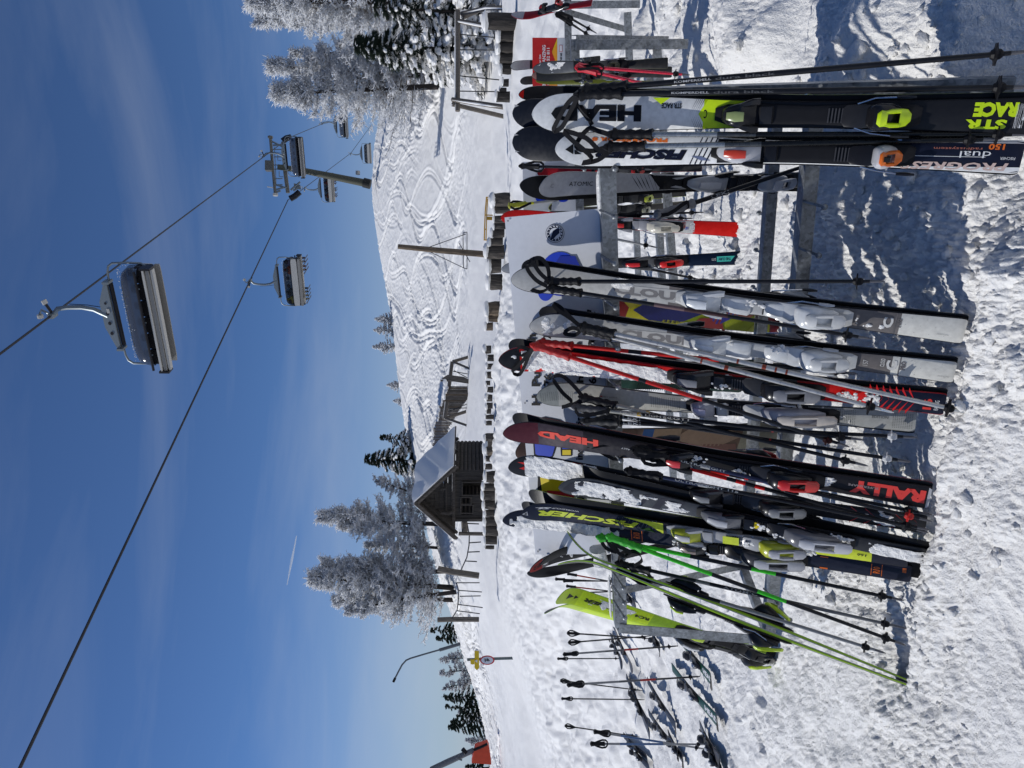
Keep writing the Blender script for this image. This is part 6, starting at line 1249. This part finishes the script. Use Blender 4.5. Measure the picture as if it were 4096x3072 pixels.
# riders
def rider_mesh():
    me=bpy.data.meshes.new('rider'); V_=[(0,0,0),(0,.02,.28),(0,.03,.50),(0,.0,.62),(0,-.01,.78),(.10,-.05,-.02),(.12,-.48,-.02),(.12,-.50,-.46),(.12,-.62,-.50),(-.10,-.05,-.02),(-.12,-.48,-.02),(-.12,-.50,-.46),(-.12,-.62,-.50),(.20,.02,.46),(.26,-.10,.22),(.16,-.36,.18),(-.20,.02,.46),(-.26,-.10,.22),(-.16,-.36,.18)]
    E_=[(0,1),(1,2),(2,3),(3,4),(0,5),(5,6),(6,7),(7,8),(0,9),(9,10),(10,11),(11,12),(2,13),(13,14),(14,15),(2,16),(16,17),(17,18)]
    me.from_pydata(V_,E_,[]); o=bpy.data.objects.new('rider',me); COL.objects.link(o); md=o.modifiers.new('skin','SKIN'); 
    rad=[.17,.16,.17,.07,.13,.11,.09,.07,.06,.11,.09,.07,.06,.09,.07,.05,.09,.07,.05]
    for i,r_ in enumerate(rad): me.skin_vertices[0].data[i].radius=(r_,r_)
    me.skin_vertices[0].data[0].use_root=True
    o.modifiers.new('sub','SUBSURF').levels=1
    bpy.context.view_layer.update(); m2=bpy.data.meshes.new_from_object(o.evaluated_get(bpy.context.evaluated_depsgraph_get())); bpy.data.objects.remove(o)
    m2.polygons.foreach_set('use_smooth',[True]*len(m2.polygons)); m2.materials.clear(); return m2
RM=rider_mesh()
skm=MB(); skm.loft([(-.85,.045,-.545,-.53),(-.8,.05,-.545,-.53),(.6,.05,-.545,-.53),(.8,.02,-.50,-.49)],DK,8,6)
def rider(ch,x,col,lab):
    o=bpy.data.objects.new('person',RM.copy()); o.data.materials.append(M(col,.7)); COL.objects.link(o); m=PM[ch.name]@Matrix.Translation(Vector((x,.0,-3.56)))@Matrix.Diagonal((1,1,1/.84,1)); o.matrix_world=m; PM[o.name]=m; tag(o,lab,'person','skiers riding the chairlift')
    for sx in (-.12,.12):
        b=MB(); b.loft([(-1.2,.03,-.555,-.545,sx),(-1.1,.05,-.565,-.55,sx),(-.5,.04,-.565,-.55,sx),(.35,.05,-.565,-.55,sx)],DK,8,6); b.build('ski',o,smooth=True)
for ch,wh,lst in [(chairs[2],'on the lone chair in the sky',[(-1.3,(.05,.05,.09),'first'),(-.75,(.10,.03,.02),'second'),(.75,(.03,.04,.05),'third'),(1.25,(.12,.11,.03),'fourth')]),(chairs[3],'on the chair beside the tower pole',[(-1.25,(.03,.03,.04),'first'),(-.6,(.08,.02,.02),'second'),(.2,(.02,.02,.03),'third'),(.9,(.09,.03,.02),'fourth')])]:
    for x,c,nm in lst: rider(ch,x,c,f'{nm} skier counted from one end {wh}, skis dangling')
# contrail far away
mb=MB(); A=D((296.5,536),5200);B=D((287,585),5200); m_,t_,b_=newmat('contrail'); b_.inputs['Base Color'].default_value=(.95,.95,.95,1); b_.inputs['Alpha'].default_value=.45; mb.tube([A,(A+B)/2,B],[3,8,2],m_,8); tag(mb.build('contrail',smooth=True),'faint short white vapour trail low in the blue sky','vapour trail')
# ================================================================ TREES
def stickmesh(A,B,r0,r1,seed=0,point=False):
    """tapered three-sided sticks from A to B"""
    n=len(A); d=B-A; L=np.linalg.norm(d,axis=1,keepdims=True); d=d/np.maximum(L,1e-6); ref=np.where(np.abs(d[:,2:3])>.9,np.array([[1.,0,0]]),np.array([[0,0,1.]])); x=np.cross(d,ref); x/=np.linalg.norm(x,axis=1,keepdims=True); y=np.cross(d,x)
    if point:
        vs=[A+(x*math.cos(k*2.0944)+y*math.sin(k*2.0944))*r0[:,None]*1.25 for k in range(3)]+[B]
        V_=np.stack(vs,1).reshape(-1,3); o=np.arange(n)*4
        return V_,np.concatenate([np.stack([o+k,o+(k+1)%3,o+3],1) for k in range(3)])
    vs=[]
    for P,r in ((A,r0),(B,r1)):
        for k in range(3):
            a=k*2.0944; vs.append(P+(x*math.cos(a)+y*math.sin(a))*r[:,None])
    V_=np.stack(vs,1).reshape(-1,3); o=np.arange(n)*6
    F_=np.concatenate([np.stack([o+k,o+(k+1)%3,o+3+(k+1)%3],1) for k in range(3)]+[np.stack([o+k,o+3+(k+1)%3,o+3+k],1) for k in range(3)]); return V_,F_
BARK=M((.055,.047,.042),.9,bump=.8,sc=9); TWIG=M((.20,.175,.15),.9); FROST=frost_mat(); NEED=M((.018,.028,.02),.8)
def larch(label,base,top,dist,seed,wid=.30,nb=150,sub=20,twl=.5,frost=.75,lean=0,low=.10,lsize=1.,group='frosted larches',sidebias=0):
    rg=np.random.default_rng(seed); A=Y(base,dist); A[2]=min(A[2],gz(A[0],A[1]))-.1; T=Y(top,dist); H=np.linalg.norm(T-A); R=thing('larch_tree',label,'tree',A,group)
    ax=(T-A)/H; bend=rg.normal(0,.02*H,2)
    def axis(t): return A[None]+ (T-A)[None]*t[:,None]+np.stack([bend[0]*np.sin(t*3.14),bend[1]*np.sin(t*3.14),0*t],1)
    ts=np.linspace(0,1,12); tp=axis(ts); mb=MB(); r0=H*.018*lsize; mb.tube(list(tp),[r0*(1-t)**.8+.015 for t in ts],BARK,8); mb.build('trunk',R,smooth=True,world=True)
    t=low+(1-low)*rg.random(nb)**.95; t=np.clip(t,0,.985); az=rg.random(nb)*6.283
    L=H*wid*((1-t)**1.0*1.12+.03)*(.45+.8*rg.random(nb)); L*=np.where(t<.25,.6+1.2*t,1)
    P0=axis(t); dirh=np.stack([np.cos(az),np.sin(az),0*az],1)
    K_=7; pts=[P0]
    for k in range(1,K_+1):
        s_=k/K_; up=(-.22+.30*t)*s_+.25*s_*s_
        p=P0+dirh*(L*s_)[:,None]; p[:,2]+=L*up; p+=rg.normal(0,.02,(nb,3))*L[:,None]; pts.append(p)
    pts=np.stack(pts,1) # nb,K+1,3
    rb=np.maximum(.012,L*.012)
    segA=pts[:,:-1].reshape(-1,3); segB=pts[:,1:].reshape(-1,3); kk=np.tile(np.arange(K_),nb); rbb=np.repeat(rb,K_); V1,F1=stickmesh(segA,segB,rbb*(1-kk/K_*.8),rbb*(1-(kk+1)/K_*.8))
    ns=nb*sub; bi=rg.integers(0,nb,ns); s_=rg.random(ns)**.7*.98+.02; u=s_*K_; k0=np.minimum(u.astype(int),K_-1); fr=(u-k0)[:,None]
    Q=pts[bi,k0]*(1-fr)+pts[bi,k0+1]*fr; bd=pts[bi,-1]-pts[bi,0]; bd/=np.linalg.norm(bd,axis=1,keepdims=True)
    side=np.cross(bd,np.array([[0,0,1.]])); sg=rg.choice([-1,1],ns)[:,None]
    dv=bd*.55+side*sg*(.6+.3*rg.random((ns,1)))+np.array([[0,0,1.]])*rg.normal(-.08,.45,(ns,1)); dv/=np.linalg.norm(dv,axis=1,keepdims=True)
    l2=twl*(.35+.8*rg.random(ns))*(1-.45*s_)*min(1,H/9); E_=Q+dv*l2[:,None]
    # tertiary
    m3=3 if dist<47 else 2; qi=np.repeat(np.arange(ns),m3); f3=rg.random(len(qi))*.9+.1; Q3=Q[qi]+(E_[qi]-Q[qi])*f3[:,None]; d3=dv[qi]*.7+rg.normal(0,.55,(len(qi),3)); d3/=np.linalg.norm(d3,axis=1,keepdims=True); l3=l2[qi]*(.25+.3*rg.random(len(qi))); E3=Q3+d3*l3[:,None]
    tk=.014*dist/45*max(1,1)
    
    # frost mostly on outer and upper twigs; brown inner ones also paint crown shade
    sc=frost*(.62+1.2*s_)*(.80+.7*t[bi]) 
    cl=vn(Q[:,0]*1.2/H*10,Q[:,2]*1.2/H*10,seed)*.9
    f2=(rg.random(ns)<sc+cl-.05).astype(int); f3_=np.where(rg.random(len(qi))<.85,f2[qi],1-f2[qi])
    V2,F2=stickmesh(Q,E_,tk*np.where(f2>0,1.9,.9),None,point=True); V3,F3=stickmesh(Q3,E3,tk*np.where(f3_>0,1.8,.8),None,point=True)
    fb=(rg.random(nb*K_)<frost*.4*(kk/K_)*2*np.repeat(.4+t,K_)).astype(int)
    V_=np.concatenate([V1,V2,V3]); F_=np.concatenate([F1,F2+len(V1),F3+len(V1)+len(V2)])
    mi=np.concatenate([np.tile(fb,6),np.tile(f2,3),np.tile(f3_,3)])
    inv=np.array(PM[R.name].inverted()); V_=V_+inv[:3,3]
    o=mass('crown',V_,F_,[TWIG,FROST],mi,R); return R
larch('frosted larch with dark leaning trunk, fourth and lowest from the right edge',K('c2',1700,740),K('c2',408,815),48,1,.40,190,46,.8,.9,low=.10)
larch('frosted larch with white spire tip between its two tall neighbours',K('c2',1690,660),K('c2',358,572),50,2,.30,170,36,.7,.85,low=.14)
larch('frosted larch second from the right edge with a thin bent spire',K('c2',1720,250),K('c2',255,170),46,3,.28,170,44,.75,.9,low=.16)
larch('tallest frosted larch at the right edge of the picture',K('c2',1850,-20),K('c2',185,5),42,4,.32,200,46,.75,.95,low=.12)
larch('sparser bare larch behind the two right trees',K('c2',1600,440),K('c2',560,460),56,5,.22,110,26,.6,.35,low=.15)
larch('frosted larch just beyond the right edge, reaching into the corner',K('c2',1820,-160),K('c2',300,-140),44,6,.28,120,30,.7,.85,low=.15)
larch('broad frosted larch with several dark stems, furthest left of the big larches',(439,588),K('d6',90,1380),50,7,.40,210,46,.75,.85,low=.16)
larch('frosted larch with bare lower branches left of the hut roof',(436,571),K('d6',195,1215),51,8,.26,140,36,.6,.65,low=.2)
larch('frosted larch rising behind the hut roof',(426,524),K('d6',180,770),50,9,.33,180,42,.7,.85,low=.14)
larch('short crooked larch right behind the hut gable',(425,500),K('d6',725,400),50,10,.42,110,34,.55,.62,low=.15)
larch('wide low branching larch beside the broad one',(440,600),(330,601),52,12,.30,120,36,.55,.7,low=.2)
larch('larch with dense low crown left of the stems',(441,592),(345,612),49,13,.34,120,36,.5,.75,low=.15)
larch('low frosted larch filling the gap between the two groups of stems',(433,548),(365,545),53,14,.45,120,36,.55,.6,low=.15)
for i,(b,t,w_) in enumerate([((389,320),(375,319),'right one of three'),((390,331),(374,330),'middle one of three'),((392,346),(373,347),'left one of three'),((396,386),(387,385),'tiny single one'),((402,402),(393,401),'tiniest one, furthest left')]):
    larch('small frosted tree peeping over the ridge, '+w_,b,t,66,20+i,.5,90,40,.7,1.0,low=.03,group='small trees on the ridge')
def spruce(label,base,top,dist,seed,wid=.26,snow=.6,nb=120,group='spruces',sub=34):
    rg=np.random.default_rng(seed); A=Y(base,dist); A[2]=min(A[2],gz(A[0],A[1]))-.1; T=Y(top,dist); H=np.linalg.norm(T-A); R=thing('spruce_tree',label,'tree',A,group)
    mb=MB(); mb.tube([A,(A+T)/2,T],[H*.02,H*.012,.01],BARK,7); mb.build('trunk',R,smooth=True,world=True)
    t=np.sort(rg.random(nb)**1.05)*.96+.03; az=rg.random(nb)*6.283; L=H*wid*(1-t)**.85*(.75+.4*rg.random(nb))+.05*H*.3; P0=A[None]+(T-A)[None]*t[:,None]; dh=np.stack([np.cos(az),np.sin(az),0*az],1)
    ns=nb*sub; bi=rg.integers(0,nb,ns); s_=rg.random(ns)**.8; droop=-.42*s_**1.4+.10*s_
    Q=P0[bi]+dh[bi]*(L[bi]*s_)[:,None]; Q[:,2]+=L[bi]*droop
    sd=np.stack([-dh[bi,1],dh[bi,0],0*s_],1)*rg.uniform(-1,1,(ns,1)); dv=dh[bi]*.7+sd*.9+np.array([[0,0,-1.]])*rg.random((ns,1))*.8; dv/=np.linalg.norm(dv,axis=1,keepdims=True); l=.10*H*wid*3*(.4+.6*rg.random(ns))*(1.1-s_*.5); E_=Q+dv*l[:,None]; tk=max(.016,.0008*dist)*(H/8)**.3
    V1,F1=stickmesh(Q,E_,np.full(ns,tk*1.2),None,point=True)
    V0,F0=stickmesh(P0,P0+dh*L[:,None]*.9+np.array([[0,0,-.3]])*L[:,None],np.full(nb,tk),np.full(nb,tk*.5))
    V_=np.concatenate([V1,V0]);F_=np.concatenate([F1,F0+len(V1)]); V_=V_-A
    mass('crown',V_,F_,[NEED],None,R)
    if snow>0:
        n2=int(nb*snow*3.2); mb=MB(); 
        for k in range(n2):
            j=rg.integers(0,nb); ss=.35+.62*rg.random(); p=P0[j]+dh[j]*L[j]*ss; p=p+np.array([0,0,L[j]*(-.42*ss**1.4+.10*ss)+tk*1.5]); q=L[j]*(.07+.09*rg.random())+.02
            a_=az[j]; 
            for e_ in (-1,0,1): mb.blob(p+dh[j]*q*.9*e_+np.array([0,0,-.12*abs(e_)*q]),(q*(.9-.2*abs(e_)),q*(.9-.2*abs(e_)),q*.5),SNOWC,int(k*3+e_),6,4,.3)
        o=mb.build('branch_snow',R,smooth=True,world=True); o['kind']='stuff'
    return R
spruce('snow-laden spruce in front of the right larches, heavy white pads on its boughs',K('c2',1930,420),K('c2',1090,400),33,41,.34,2.2,150,sub=50)
spruce('second snow-laden spruce at the right edge above the swing beam',K('c2',1960,110),K('c2',1240,60),32,42,.34,2.4,120,sub=40)
spruce('dense dark conifer with frosted left side standing alone on the ridge above the fence',(413,461),K('d6',628,210),60,43,.42,.8,110,sub=50)
spruce('small frosted conifer on the ridge right of the lone conifer',(405,441),(379,437),60,44,.38,1.2,60,sub=40)
for i,(b,t,w_,wd,sn) in enumerate([((455,631),(430,630),'right of the snow lance, taller one',.34,.25),((459,640),(435.5,638),'right of the snow lance, lower one',.30,.25),((476,697),(441,697),'tall dark one in the middle of the left wood',.28,.12),((480,708),(444.5,707),'leaning top left of the tall dark one',.28,.12),((486,727),(447,727),'dark one with many tops near the left edge',.28,.1),((485,721),(450,721),'second dark one near the left edge',.28,.1),((489,768),(464,767),'small one at the very left edge',.28,.1),((483,717),(455,715),'short filler between the dark ones',.3,.2)]):
    spruce('dark spruce beyond the ridge, '+w_,b,t,64,60+i,wd,sn,70,'dark spruces beyond the ridge',sub=40)
for i,(b,t,w_) in enumerate([((463,658),(440,660),'just left of the lance'),((466,670),(440,673),'second left of the lance'),((470,684),(443,688),'next to the tall dark spruce'),((483,712),(458,712),'between the dark spruces'),((488,744),(466,740),'low one near the orange padding'),((490,756),(472,754),'lowest one by the orange padding')]):
    larch('greyish frosted tree in the left wood, '+w_,b,t,66,80+i,.40,80,26,.7,.55,low=.05,group='frosted trees of the left wood')
